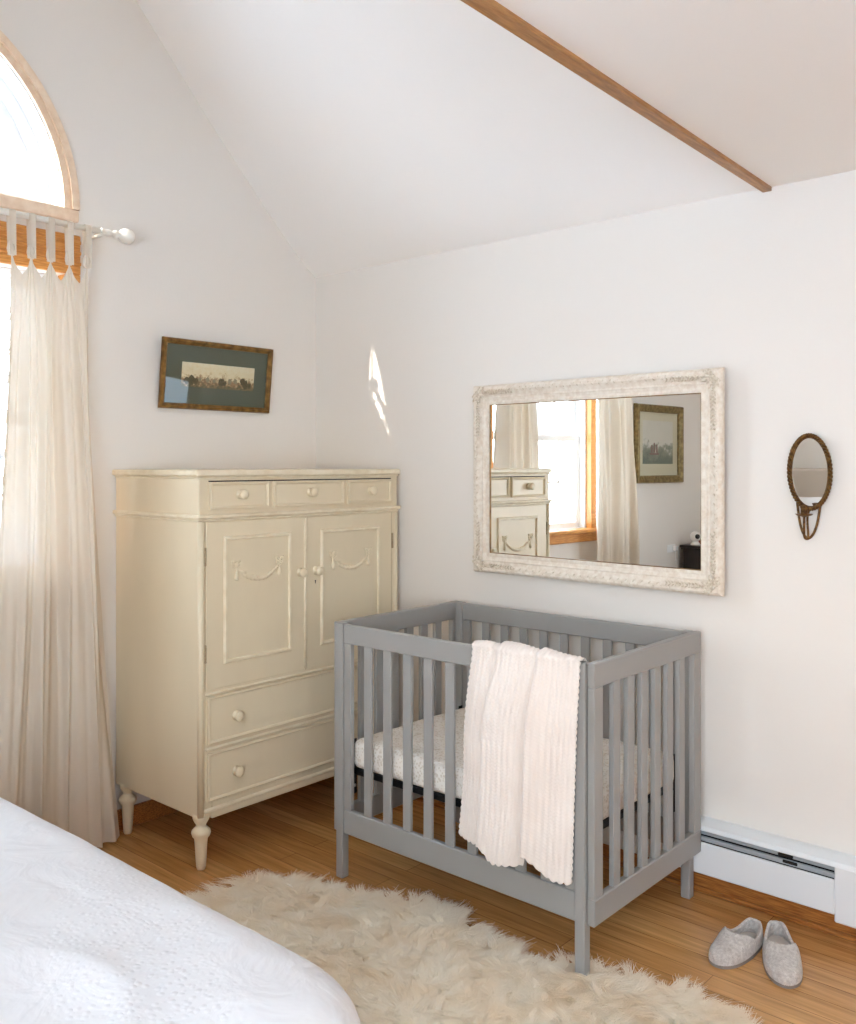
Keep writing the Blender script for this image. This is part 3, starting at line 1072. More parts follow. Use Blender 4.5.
# carved ornament: corner scrolls and running leaf band
def leaf(u, v, a, l, w, h=0.033):
    ca, sa = math.cos(a), math.sin(a)
    mt = Matrix.Translation(toM(u + ca * l / 2, v + sa * l / 2, h)) @ Matrix.Rotation(-a, 4, 'Y') @ Matrix.Diagonal((l / 2, 0.004, w / 2, 1))
    bmesh.ops.create_uvsphere(bm, u_segments=8, v_segments=6, radius=1, matrix=mt)
for sx_ in (-1, 1):
    for sz_ in (-1, 1):
        bm = nb()
        cu, cv = sx_ * (mw / 2 - 0.030), sz_ * (mh / 2 - 0.030)
        for q in range(3):
            base_a = math.atan2(-sz_, -sx_)
            for da in (-0.75, 0.75):
                a0 = base_a + da
                pts = []
                L0 = 0.030 + q * 0.022
                for k in range(14):
                    t = k / 13
                    ang = a0 + (1 if da > 0 else -1) * (t ** 1.6) * 4.2
                    rr_ = 0.012 * (1 - t * 0.75)
                    cxu = cu + math.cos(a0) * L0
                    cxv = cv + math.sin(a0) * L0
                    pts.append(toM(cxu + rr_ * math.cos(ang), cxv + rr_ * math.sin(ang), 0.034))
                tube(bm, pts, [0.0046 - 0.0026 * k / 13 for k in range(14)], 6)
        for k in range(9):
            a0 = math.atan2(-sz_, -sx_) + (k - 4) * 0.45
            leaf(cu, cv, a0, 0.034 + 0.012 * (k % 2), 0.012, 0.036)
        ball(bm, toM(cu, cv, 0.038), 0.009, u=8, v=6)
        for k in range(10):
            d = 0.055 + k * 0.013
            for (du, dv, aa) in ((-sx_ * d, 0, math.atan2(0, -sx_)), (0, -sz_ * d, math.atan2(-sz_, 0))):
                leaf(cu + du, cv + dv, aa + 0.7, 0.016, 0.006, 0.033)
                leaf(cu + du, cv + dv, aa - 0.7, 0.016, 0.006, 0.033)
        finish('carved_corner', bm, M['frame_carved'], fr, True)
bm = nb()
def run(u0, v0, u1, v1):
    L_ = math.hypot(u1 - u0, v1 - v0)
    a = math.atan2(v1 - v0, u1 - u0)
    nn = int(L_ / 0.016)
    for k in range(nn):
        t = (k + 0.5) / nn
        leaf(u0 + (u1 - u0) * t, v0 + (v1 - v0) * t, a + (0.8 if k % 2 else -0.8), 0.013, 0.006, 0.031)
ii = 0.021
bm.free()
for seg_ in ((-mw / 2 + 0.19, mh / 2 - ii, mw / 2 - 0.19, mh / 2 - ii), (-mw / 2 + 0.19, -mh / 2 + ii, mw / 2 - 0.19, -mh / 2 + ii), (-mw / 2 + ii, -mh / 2 + 0.19, -mw / 2 + ii, mh / 2 - 0.19), (mw / 2 - ii, -mh / 2 + 0.19, mw / 2 - ii, mh / 2 - 0.19)):
    bm = nb()
    run(*seg_)
    finish('leaf_band', bm, M['frame_carved'], fr, True)
bm = nb(); ringframe(bm, -mw / 2 + 0.080, mw / 2 - 0.080, -mh / 2 + 0.080, mh / 2 - 0.080, [(0, 0.010), (0, 0.016), (0.0045, 0.016), (0.005, 0.009)], toM)
finish('inner_edge', bm, M['gold'], fr)
bm = nb(); box(bm, -mw / 2 + 0.06, mw / 2 - 0.06, 0.000, 0.003, -mh / 2 + 0.06, mh / 2 - 0.06)
finish('mirror_glass', bm, M['mirror'], mr_)

# ------------------------------------------------------------------ framed picture on the window wall
pc = thing('framed_picture', 'small gold-framed landscape print with dark green mat, above the armoire', 'picture', (0.0, -0.594, 1.894))
lean = 0.032
def toP(u, v, t):         # top leans a little out of the wall
    k = (v - 1.742) / 0.304
    return (0.004 + t + lean * k, u + 0.018 * (0.5 - k) * -1 * 0.0, v)
PY0, PY1, PZ0, PZ1 = -0.900, -0.310, 1.744, 2.044
bm = nb(); ringframe(bm, PY0, PY1, PZ0, PZ1, [(0, 0), (0.0, 0.012), (0.003, 0.018), (0.012, 0.020), (0.016, 0.014), (0.021, 0.013), (0.024, 0.009), (0.024, 0.0)], toP)
finish('frame', bm, M['gold'], pc)
bm = nb()
f = bm.faces.new([bm.verts.new(toP(u, v, 0.003)) for u, v in rect(PY0 + 0.015, PY1 - 0.015, PZ0 + 0.015, PZ1 - 0.015)])
f2 = bm.faces.new([bm.verts.new(toP(u, v, 0.0)) for u, v in rect(PY0 + 0.003, PY1 - 0.003, PZ0 + 0.003, PZ1 - 0.003)][::-1])
finish('mat_board', bm, M['matgreen'], pc)
M['art1'] = art_mat('pale_landscape_print', -0.075, 0.075, srgb(220, 216, 196), srgb(214, 200, 160), srgb(92, 88, 60), srgb(150, 118, 84), 0.44, 60)
bm = nb(); bm.faces.new([bm.verts.new(toP(u, v, 0.004)) for u, v in rect(-0.795, -0.405, 1.842, 1.948)])
finish('print', bm, M['art1'], pc)
bm = nb(); bm.faces.new([bm.verts.new(toP(u, v, 0.008)) for u, v in rect(PY0 + 0.022, PY1 - 0.022, PZ0 + 0.022, PZ1 - 0.022)])
finish('glazing', bm, M['picglass'], pc)
prn = [o for o in bpy.data.objects if o.name.startswith('print')][0]
r_ = random.Random(21)
for nm_, cc, spots in (('painted_trees', srgb(96, 86, 58), [(-0.770, 1.868, 0.020), (-0.745, 1.872, 0.024), (-0.722, 1.868, 0.018), (-0.585, 1.872, 0.022), (-0.568, 1.868, 0.014), (-0.470, 1.882, 0.020), (-0.455, 1.870, 0.026), (-0.430, 1.866, 0.016)]),
                       ('painted_hills', srgb(150, 140, 110), [(-0.700, 1.876, 0.012), (-0.660, 1.878, 0.014), (-0.625, 1.875, 0.012), (-0.540, 1.878, 0.016), (-0.510, 1.880, 0.015)])):
    pm_ = mat(nm_, cc, 0.8, var=0.35, vscale=160)
    for (u, v, q) in spots:
        bm = nb()
        bm.faces.new([bm.verts.new(toP(u + q * (0.55 + 0.35 * r_.random()) * math.cos(a * PI / 6), v + q * (0.6 + 0.4 * r_.random()) * math.sin(a * PI / 6), 0.0046 if nm_ == 'painted_trees' else 0.0043)) for a in range(12)])
        finish(nm_[:-1], bm, pm_, prn)

# picture with a ship, seen only in the mirror
p2 = thing('framed_picture', 'gold-framed seascape with a cream mat, seen in the mirror beside the curtain', 'picture', (0.0, -3.195, 1.66))
def toQ(u, v, t):
    return (0.002 + t, u, v)
QY0, QY1, QZ0, QZ1 = -3.520, -2.862, 1.366, 1.946
bm = nb(); ringframe(bm, QY0, QY1, QZ0, QZ1, [(0, 0), (0.0, 0.022), (0.006, 0.034), (0.022, 0.036), (0.034, 0.028), (0.044, 0.022), (0.050, 0.024), (0.056, 0.018), (0.056, 0.0)], toQ)
finish('frame', bm, M['gold_dull'], p2)
bm = nb(); bm.faces.new([bm.verts.new(toQ(u, v, 0.006)) for u, v in rect(QY0 + 0.03, QY1 - 0.03, QZ0 + 0.03, QZ1 - 0.03)])
finish('mat_board', bm, M['matcream'], p2)
M['art2'] = art_mat('grey_sea_print', -0.155, 0.165, srgb(196, 192, 178), srgb(204, 200, 186), srgb(106, 114, 100), srgb(132, 136, 118), 0.44, 14)
bm = nb(); bm.faces.new([bm.verts.new(toQ(u, v, 0.008)) for u, v in rect(-3.395, -2.970, 1.508, 1.828)])
pr = finish('print', bm, M['art2'], p2)
bm = nb()        # tall-masted boat, printed on the sheet
def flat(bm, pts, t=0.0095):
    bm.faces.new([bm.verts.new(toQ(u, v, t)) for u, v in pts])
flat(bm, [(-3.190, 1.575), (-3.070, 1.575), (-3.060, 1.590), (-3.200, 1.588)])
for u, h in ((-3.165, 0.060), (-3.130, 0.072), (-3.095, 0.055)):
    flat(bm, [(u - 0.012, 1.592), (u + 0.014, 1.592), (u + 0.010, 1.592 + h), (u - 0.008, 1.592 + h)])
finish('painted_boat', bm, mat('boat_ink', srgb(120, 92, 82), 0.8), pr)
bm = nb(); bm.faces.new([bm.verts.new(toQ(u, v, 0.014)) for u, v in rect(QY0 + 0.05, QY1 - 0.05, QZ0 + 0.05, QZ1 - 0.05)])
finish('glazing', bm, M['picglass'], p2)

# ------------------------------------------------------------------ oval mirror with candle arm
ov = thing('mirror_sconce', 'small oval brass mirror with a candle holder, on the wall right of the large mirror', 'sconce', (2.414, -0.01, 1.477), local=False)
TILT = 0.052
OC = Vector((2.414, -0.016, 1.477))
def toO(u, v, t):           # v up, t out of the wall, leaning forward at the top
    return (OC.x + u, OC.y - t * math.cos(TILT) - v * math.sin(TILT), OC.z + v * math.cos(TILT) - t * math.sin(TILT))
bm = nb()
ra, rb = 0.065, 0.119
N_ = 160
for ph in (0, PI):      # two strands of a twisted rope
    pts = []
    for i in range(N_ * 2):
        a = 2 * PI * i / (N_ * 2)
        tw = a * 30 + ph
        k = 0.0042
        pts.append(toO((ra + k * math.cos(tw)) * math.cos(a), (rb + k * math.cos(tw)) * math.sin(a), 0.006 + k * math.sin(tw)))
    tube(bm, pts, 0.0042, 6, closed=True)
tube(bm, [toO((ra - 0.006) * math.cos(2 * PI * i / 64), (rb - 0.006) * math.sin(2 * PI * i / 64), 0.005) for i in range(64)], 0.003, 6, closed=True)
finish('rope_frame', bm, M['brass'], ov, True)
bm = nb(); bm.faces.new([bm.verts.new(toO(ra * 0.97 * math.cos(2 * PI * i / 64), rb * 0.97 * math.sin(2 * PI * i / 64), 0.004)) for i in range(64)][::-1])
bmesh.ops.recalc_face_normals(bm, faces=bm.faces)
finish('mirror_glass', bm, M['mirror'], ov)
bm = nb()
def bez(p0, p1, p2, p3, n=14):
    out = []
    for i in range(n + 1):
        t = i / n
        out.append(tuple(sum(c * p[k] for c, p in zip(((1 - t) ** 3, 3 * (1 - t) ** 2 * t, 3 * (1 - t) * t * t, t ** 3), (p0, p1, p2, p3))) for k in range(3)))
    return out
cup = Vector((2.414, -0.072, 1.345))
low = (2.414, -0.036, 1.262)
tube(bm, bez((2.445, -0.012, 1.377), (2.440, -0.012, 1.330), (2.432, -0.016, 1.268), low) + bez(low, (2.405, -0.06, 1.258), (cup.x, cup.y + 0.004, 1.28), (cup.x, cup.y, 1.335))[1:], 0.0042, 8)
tube(bm, bez((2.371, -0.012, 1.377), (2.376, -0.012, 1.330), (2.384, -0.016, 1.268), low), 0.0042, 8)
tube(bm, bez((2.414, -0.012, 1.360), (2.400, -0.03, 1.33), (2.416, -0.03, 1.29), low), 0.0036, 8)
finish('arm', bm, M['brass'], ov, True)
bm = nb(); lathe(bm, [(0.004, 0.0), (0.012, 0.001), (0.022, 0.003), (0.0265, 0.0075), (0.0275, 0.0085), (0.022, 0.006), (0.010, 0.005), (0.004, 0.005)], (cup.x, cup.y, cup.z - 0.010), n=28)
finish('drip_pan', bm, M['brass'], ov, True)
bm = nb(); lathe(bm, [(0.006, -0.006), (0.012, 0.0), (0.0105, 0.010), (0.011, 0.022), (0.0135, 0.027), (0.0135, 0.029), (0.010, 0.029), (0.009, 0.006), (0.001, 0.006)], (cup.x, cup.y, cup.z - 0.006), n=20)
finish('candle_cup', bm, M['brass'], ov, True)

# ------------------------------------------------------------------ curtain rod and curtains
RX, RZ = 0.105, 2.418
rd = thing('curtain_rod', 'white curtain rod with round finials, mounted across the top of the window', 'curtain rod', (RX, -2.0, RZ))
bm = nb()
lathe(bm, [(0.0095, -2.86), (0.0095, -1.215)], (RX, 0, RZ), 'Y', 16)
lathe(bm, [(0.0115, -2.2), (0.0115, -1.212)], (RX, 0, RZ), 'Y', 16)
finish('pole', bm, M['rod'], rd, True)
for s, y in ((1, -1.222), (-1, -2.87)):
    bm = nb()
    lathe(bm, [(0.011, 0.0), (0.014, s * 0.004), (0.014, s * 0.012), (0.010, s * 0.020), (0.013, s * 0.030), (0.013, s * 0.040), (0.008, s * 0.052), (0.014, s * 0.060), (0.016, s * 0.070), (0.011, s * 0.080), (0.020, s * 0.088), (0.029, s * 0.102), (0.031, s * 0.116), (0.029, s * 0.130), (0.019, s * 0.142), (0.006, s * 0.147)], (RX, y, RZ), 'Y', 24)
    finish('finial', bm, M['rod'], rd, True)
for y in (-1.222, -2.0, -2.85):
    bm = nb(); box(bm, 0.002, 0.008, y - 0.014, y + 0.014, RZ - 0.055, RZ + 0.02, 0.002)
    box(bm, 0.006, RX, y - 0.006, y + 0.006, RZ - 0.022, RZ - 0.012, 0.002); box(bm, RX - 0.016, RX + 0.016, y - 0.006, y + 0.006, RZ - 0.022, RZ - 0.011, 0.002)
    finish('bracket', bm, M['rod'], rd)

def curtain(name_label, yA, yB, bA, bB, ntab, seed):
    """tab-top curtain between yA (nearest the corner) and yB at the rod, bA..bB at the floor"""
    r = random.Random(seed)
    ct = thing('curtain', name_label, 'curtain', (RX, (yA + yB) / 2, RZ), 'sheer cream tab-top curtains')
    nu, nv = 260, 90
    ztop = 2.292
    ph = [r.random() * 6.28 for _ in range(8)]
    P = []
    for i in range(nu):
        u = i / (nu - 1)
        col = []
        # distance to the nearest tab
        tpos = u * (ntab - 1)
        near = abs(tpos - round(tpos)) * 2       # 0 at tab, 1 halfway
        for j in range(nv):
            v = j / (nv - 1)
            z = (ztop - 0.095 * near) * (1 - v) + 0.012 * v
            pin = 1 - sstep(0, 0.07, v)          # gathers at the tabs near the top
            uu = u + pin * 0.85 * (1 - near) * ((round(tpos) / (ntab - 1)) - u)
            wv = sstep(0.0, 1.0, v)
            yt = yA + (yB - yA) * uu
            yb = bA + (bB - bA) * (u + 0.01 * math.sin(u * 31 + ph[3]))
            flare = v ** 1.3
            y = yt + (yb - yt) * flare + 0.006 * math.sin(u * 24 + v * 2.0 + ph[0]) * v
            f1 = math.sin(u * PI * 2 * (ntab - 1) * 0.98 + ph[1] * 0 + 0.7 * math.sin(v * 2.2 + ph[4]))
            f2 = math.sin(u * PI * 2 * 9.5 + ph[2] + 1.3 * v)
            f3 = math.sin(u * PI * 2 * 17.0 + ph[5] + 0.9 * math.sin(3 * v))
            am = 0.010 + 0.020 * sstep(0, 0.5, v)
            n1 = mnoise.noise(Vector((u * 5.5 + ph[6], v * 0.9, 1.7)))
            n2 = mnoise.noise(Vector((u * 15 + ph[7], v * 1.5, 4.1)))
            x = RX + 0.006 + am * f1 * 0.55 + sstep(0.02, 0.2, v) * (0.075 * n1 + 0.042 * n2 * (0.5 + 0.5 * v)) + 0.004 * f2 * v + 0.002 * f3
            x = max(x, 0.072)
            col.append((x, y, z))
        P.append(col)
    bm = nb()
    gridmesh(bm, P, nu, nv)
    finish('cloth', bm, M['sheer'], ct, True)
    for k in range(ntab):
        u = k / (ntab - 1)
        y = yA + (yB - yA) * u
        w = 0.0
        bm = nb()
        pts = []
        for q in range(25):
            t = q / 24
            if t < 0.42:
                s_ = t / 0.42
                pts.append((RX + 0.012 + 0.003 * (1 - s_) , RZ - 0.155 + s_ * 0.155, 0.0125 + (w * 0.55) * sstep(0.05, 0.8, s_)))
            elif t < 0.58:
                a = PI * (t - 0.42) / 0.16
                pts.append((RX + 0.0145 * math.cos(a), RZ + 0.0145 * math.sin(a), 0.0125 + w * 0.55))
            else:
                s_ = (t - 0.58) / 0.42
                pts.append((RX - 0.013 + 0.010 * s_, RZ - s_ * 0.155, 0.0125 + (w * 0.55) * (1 - s_)))
        G = [[(x, y + dy * hw, z) for (x, z, hw) in pts] for dy in (-1, -0.5, 0, 0.5, 1)]
        G = [[(x + (0.002 if abs(a) == 2 else -0.0), yy, z) for (x, yy, z) in row] for a, row in zip((-2, -1, 0, 1, 2), G)]
        gridmesh(bm, G, 5, 25)
        lathe(bm, [(0.008, -0.152), (0.0135, -0.144), (0.0155, -0.130), (0.0135, -0.116), (0.009, -0.106)], (RX + 0.002, y, RZ), n=12)
        finish('tab', bm, M['sheer'], ct, True)
    return ct
curtain('sheer cream tab-top curtain hanging beside the cream armoire', -1.276, -1.570, -1.126, -1.720, 5, 3)
curtain('sheer cream tab-top curtain beside the seascape, seen in the mirror', -2.22, -2.69, -2.18, -2.80, 6, 11)

# ------------------------------------------------------------------ sheepskin rug
def rug():
    out = [(0.84, -1.40), (0.80, -1.25), (0.80, -1.08), (0.90, -0.96), (1.03, -0.90), (1.13, -0.90), (1.20, -0.86), (1.30, -0.79), (1.42, -0.745), (1.54, -0.755), (1.66, -0.785), (1.80, -0.815),
           (1.90, -0.83), (1.96, -0.80), (1.965, -0.735), (2.035, -0.735), (2.13, -0.70), (2.19, -0.725), (2.28, -0.665), (2.37, -0.68), (2.46, -0.715), (2.56, -0.79), (2.66, -0.93), (2.70, -1.10), (2.66, -1.30),
           (2.58, -1.48), (2.46, -1.60), (2.30, -1.66), (2.1, -1.64), (1.9, -1.70), (1.7, -1.74), (1.5, -1.70), (1.3, -1.74), (1.1, -1.70), (0.98, -1.62), (0.90, -1.52)]
    out = np.array(out)
    org = (1.65, -1.2, 0.0)
    # smooth the outline (Catmull-Rom)
    n = len(out)
    S = []
    for i in range(n):
        p0, p1, p2, p3 = out[i - 1], out[i], out[(i + 1) % n], out[(i + 2) % n]
        for t in (0, .25, .5, .75):
            S.append(0.5 * ((2 * p1) + (-p0 + p2) * t + (2 * p0 - 5 * p1 + 4 * p2 - p3) * t * t + (-p0 + 3 * p1 - 3 * p2 + p3) * t ** 3))
    S = np.array(S)
    # pelt: thin padded base
    bm = nb()
    slab(bm, [tuple(p) for p in S], [], lambda u, v, t: (u, v, t), 0.002, 0.014)
    pelt = finish('sheepskin_rug', bm, M['wool'], None, False, org)
    tag(pelt, 'fluffy off-white sheepskin rug on the wood floor between crib and bed', 'rug')
    rs = np.random.RandomState(5)
    def inside(P):
        x, y = P[:, 0], P[:, 1]
        c = np.zeros(len(P), bool)
        a, b = S, np.roll(S, -1, 0)
        for (x1, y1), (x2, y2) in zip(a, b):
            cond = ((y1 > y) != (y2 > y)) & (x < (x2 - x1) * (y - y1) / (y2 - y1 + 1e-12) + x1)
            c ^= cond
        return c
    def edged(P):
        d = np.full(len(P), 9.0)
        near = np.zeros((len(P), 2))
        for q in S[::1]:
            v = P - q
            dd = np.hypot(v[:, 0], v[:, 1])
            m_ = dd < d
            d[m_] = dd[m_]
            near[m_] = v[m_]
        return d, near
    # locks
    NL = 4200
    L = rs.rand(NL * 3, 2) * [2.1, 1.1] + [0.63, -1.77]
    L = L[inside(L)][:NL]
    NL = len(L)
    d, nv = edged(L)
    outdir = -nv / (d[:, None] + 1e-6)
    # flow field of the nap
    ang = 1.9 * np.sin(L[:, 0] * 2.3 + 1) + 1.6 * np.cos(L[:, 1] * 3.1) + 1.2 * np.sin((L[:, 0] + L[:, 1]) * 6.1) + rs.randn(NL) * 1.1
    flow = np.c_[np.cos(ang), np.sin(ang)]
    ew = np.clip(1 - d / 0.07, 0, 1)[:, None]
    lean = flow * (1 - ew) + outdir * ew * 1.1
    lean /= np.linalg.norm(lean, axis=1)[:, None] + 1e-9
    llen = 0.046 + 0.020 * rs.rand(NL)
    lup = (0.36 + 0.36 * rs.rand(NL)) * (1 - 0.35 * ew[:, 0])
    # strands
    K = 60
    NS = NL * K
    idx = np.repeat(np.arange(NL), K)
    rofs = rs.randn(NS, 2)
    root = L[idx] + rofs * 0.0105
    length = llen[idx] * (0.8 + 0.35 * rs.rand(NS))
    up = lup[idx]
    dirx = lean[idx] + rs.randn(NS, 2) * 0.16
    tip2 = L[idx] + rs.randn(NS, 2) * 0.0035            # strands gather towards the tip of their lock
    SEG = 5
    t = np.linspace(0, 1, SEG)[None, :, None]
    ln = length[:, None, None]
    horiz = dirx[:, None, :] * ln * (np.sqrt(1 - up ** 2)[:, None, None]) * (0.35 * t + 0.65 * t ** 2) * 1.25
    wob_a = rs.rand(NL)[idx] * 6.28
    per = np.c_[-dirx[:, 1], dirx[:, 0]]
    wob = per[:, None, :] * (0.005 * np.sin(t * 5.2 + wob_a[:, None, None])) * t
    base = root[:, None, :] * (1 - t * 0.58) + tip2[:, None, :] * (t * 0.58)
    xy = base + horiz + wob
    h = length[:, None, None] * up[:, None, None] * (t - 0.28 * t ** 2.4)
    C_ = np.concatenate([xy, 0.006 + h + 0 * xy[:, :, :1]], axis=2)
    # leave clear the crib legs
    # width: tapered ribbon turned at random
    fac = dirx * 1.3 + rofs * 0.55 + rs.randn(NS, 2) * 0.6
    fac /= np.linalg.norm(fac, axis=1)[:, None] + 1e-9
    side = np.c_[-fac[:, 1], fac[:, 0], 0.15 * rs.randn(NS)]
    wd = (0.0013 * (1 - 0.75 * t ** 1.8))
    A = C_ + side[:, None, :] * wd
    B = C_ - side[:, None, :] * wd
    V = np.stack([A, B], axis=2).reshape(-1, 3)
    keep = np.ones(NS, bool)
    for (x, y) in ((1.979, -0.785), (1.000, -0.785)):
        px, py = C_[:, :, 0], C_[:, :, 1]
        hit = ((px > x - 0.004) & (px < x + LG + 0.004) & (py > y - 0.004) & (py < y + LG + 0.004)).any(1)
        keep &= ~hit
    k = np.arange(NS)[keep]
    s = np.arange(SEG - 1)
    b0 = (k[:, None] * SEG + s[None, :]) * 2
    F = np.stack([b0, b0 + 1, b0 + 3, b0 + 2], axis=2).reshape(-1, 4)
    used = np.zeros(len(V), bool)
    used[F.ravel()] = True
    remap = np.cumsum(used) - 1
    o = npmesh('wool_pile', V[used], remap[F], M['wool'], pelt, org, smooth=True)
    o['kind'] = 'stuff'
rug()

# ------------------------------------------------------------------ slippers
def slipper(label, cx, cy, ang, wid=1.0, length=0.270):
    sl = thing('slipper', label, 'slipper', (cx, cy, 0), 'fuzzy grey slippers', ang, local=True)
    Ln, Wd = length, 0.094 * wid          # toe towards +x
    def half_width(t):                    # t 0 heel .. 1 toe
        return Wd / 2 * (0.80 + 0.26 * math.sin(PI * min(max((t - 0.12), 0) / 0.95, 1)) ** 1.2) * (1 - abs(2 * t - 1) ** 5.0) ** 0.5
    def height(t):
        return 0.046 + 0.026 * math.exp(-((t - 0.52) / 0.14) ** 2) - 0.010 * max(0, (t - 0.6) / 0.4) ** 1.5 + 0.036 * math.exp(-((t - 0.0) / 0.18) ** 2)
    bm = nb()
    nt_, na = 130, 84
    P = []
    for i in range(nt_ + 1):
        t = 0.5 - 0.5 * math.cos(PI * i / nt_)
        t = min(max(t, 0.00002), 0.99998)
        x = (t - 0.5) * Ln
        hw = half_width(t)
        endk = (1 - abs(2 * t - 1) ** 9) ** 0.5
        hh = height(t) * endk
        row = []
        for j in range(na + 1):
            a = PI * j / na
            ca, sa = math.cos(a), math.sin(a)
            row.append((x, hw * 1.04 * (1 if ca > 0 else -1) * abs(ca) ** 0.75, 0.008 + hh * sa ** 0.72))
        P.append(row)
    vs = gridmesh(bm, P, nt_ + 1, na + 1)
    # foot opening: cut back from the instep to just short of the heel
    kill = []
    for f in bm.faces:
        c_ = f.calc_center_median()
        t = c_.x / Ln + 0.5
        hw = half_width(min(max(t, 0.001), 0.999))
        lim = 0.60 - 0.10 * (abs(c_.y) / (hw + 1e-5)) ** 2
        mid_, rt_ = (0.035 + lim) / 2, (lim - 0.035) / 2
        if c_.z > 0.03 and (abs(t - mid_) / rt_) ** 4 + (abs(c_.y) / (hw * 0.88)) ** 4 < 1:
            kill.append(f)
    bmesh.ops.delete(bm, geom=kill, context='FACES')
    for _ in range(110):
        rim = [v for v in bm.verts if v.is_boundary and v.co.z > 0.02]
        bmesh.ops.smooth_vert(bm, verts=rim, factor=0.5, use_axis_x=True, use_axis_y=True, use_axis_z=True)
    for _ in range(4):
        bmesh.ops.smooth_vert(bm, verts=[v for v in bm.verts if v.co.z > 0.02], factor=0.5, use_axis_x=True, use_axis_y=True, use_axis_z=True)
    bmesh.ops.recalc_face_normals(bm, faces=bm.faces)
    o = finish('upper', bm, M['slip'], sl, True)
    mo = o.modifiers.new('thick', 'SOLIDIFY')
    mo.thickness = 0.009
    mo.offset = -1
    ms = o.modifiers.new('soft', 'SUBSURF')
    ms.levels = 1
    ms.render_levels = 1
    for nm, z0, z1, k, mm in (('sole', 0.0, 0.010, 1.03, M['sole']), ('insole', 0.0102, 0.020, 0.86, M['insole'])):
        bm = nb()
        loop = []
        for i in range(40):
            t = 0.5 - 0.5 * math.cos(PI * i / 39)
            t = min(max(t, 0.0008), 0.9992)
            loop.append(((t - 0.5) * Ln * (k if k < 1 else 1.0), half_width(t) * k))
        loop = loop + [(x, -y) for x, y in loop[::-1]]
        slab(bm, loop, [], lambda u, v, t: (u, v, t), z0, z1)
        finish(nm, bm, mm, sl)
    return sl
slipper('fuzzy grey slipper on the crib side of the pair, shorter-looking of the two', 2.300, -0.326, math.radians(-96), 1.02, 0.255)
slipper('fuzzy grey slipper of the pair that lies further from the crib', 2.424, -0.296, math.radians(-63), 1.04, 0.290)

# ------------------------------------------------------------------ bed, duvet, pillows
BX0, BX1, BY0, BY1 = 0.74, 2.36, -3.96, -2.00
bd = thing('bed', 'wide bed under a white duvet, in the lower left corner', 'bed', ((BX0 + BX1) / 2, (BY0 + BY1) / 2, 0))
bm = nb(); box(bm, BX0, BX1, BY0, BY1, 0.30, 0.545, 0.05, 4); finish('mattress', bm, M['pillow'], bd, True)
bm = nb(); box(bm, BX0, BX1, BY0, BY1, 0.16, 0.298, 0.01, 2); finish('base', bm, M['beige'], bd)
bm = nb(); box(bm, BX0 - 0.05, BX1 + 0.05, BY0 - 0.065, BY0 - 0.004, 0.12, 1.06, 0.02, 4); finish('headboard', bm, M['beige'], bd)
for x in (BX0 + 0.06, BX1 - 0.06):
    for y in (BY0 + 0.06, BY1 - 0.06):
        bm = nb(); lathe(bm, [(0.02, 0.0), (0.03, 0.16)], (x, y, 0), n=14); finish('leg', bm, M['blackwood'], bd, True)

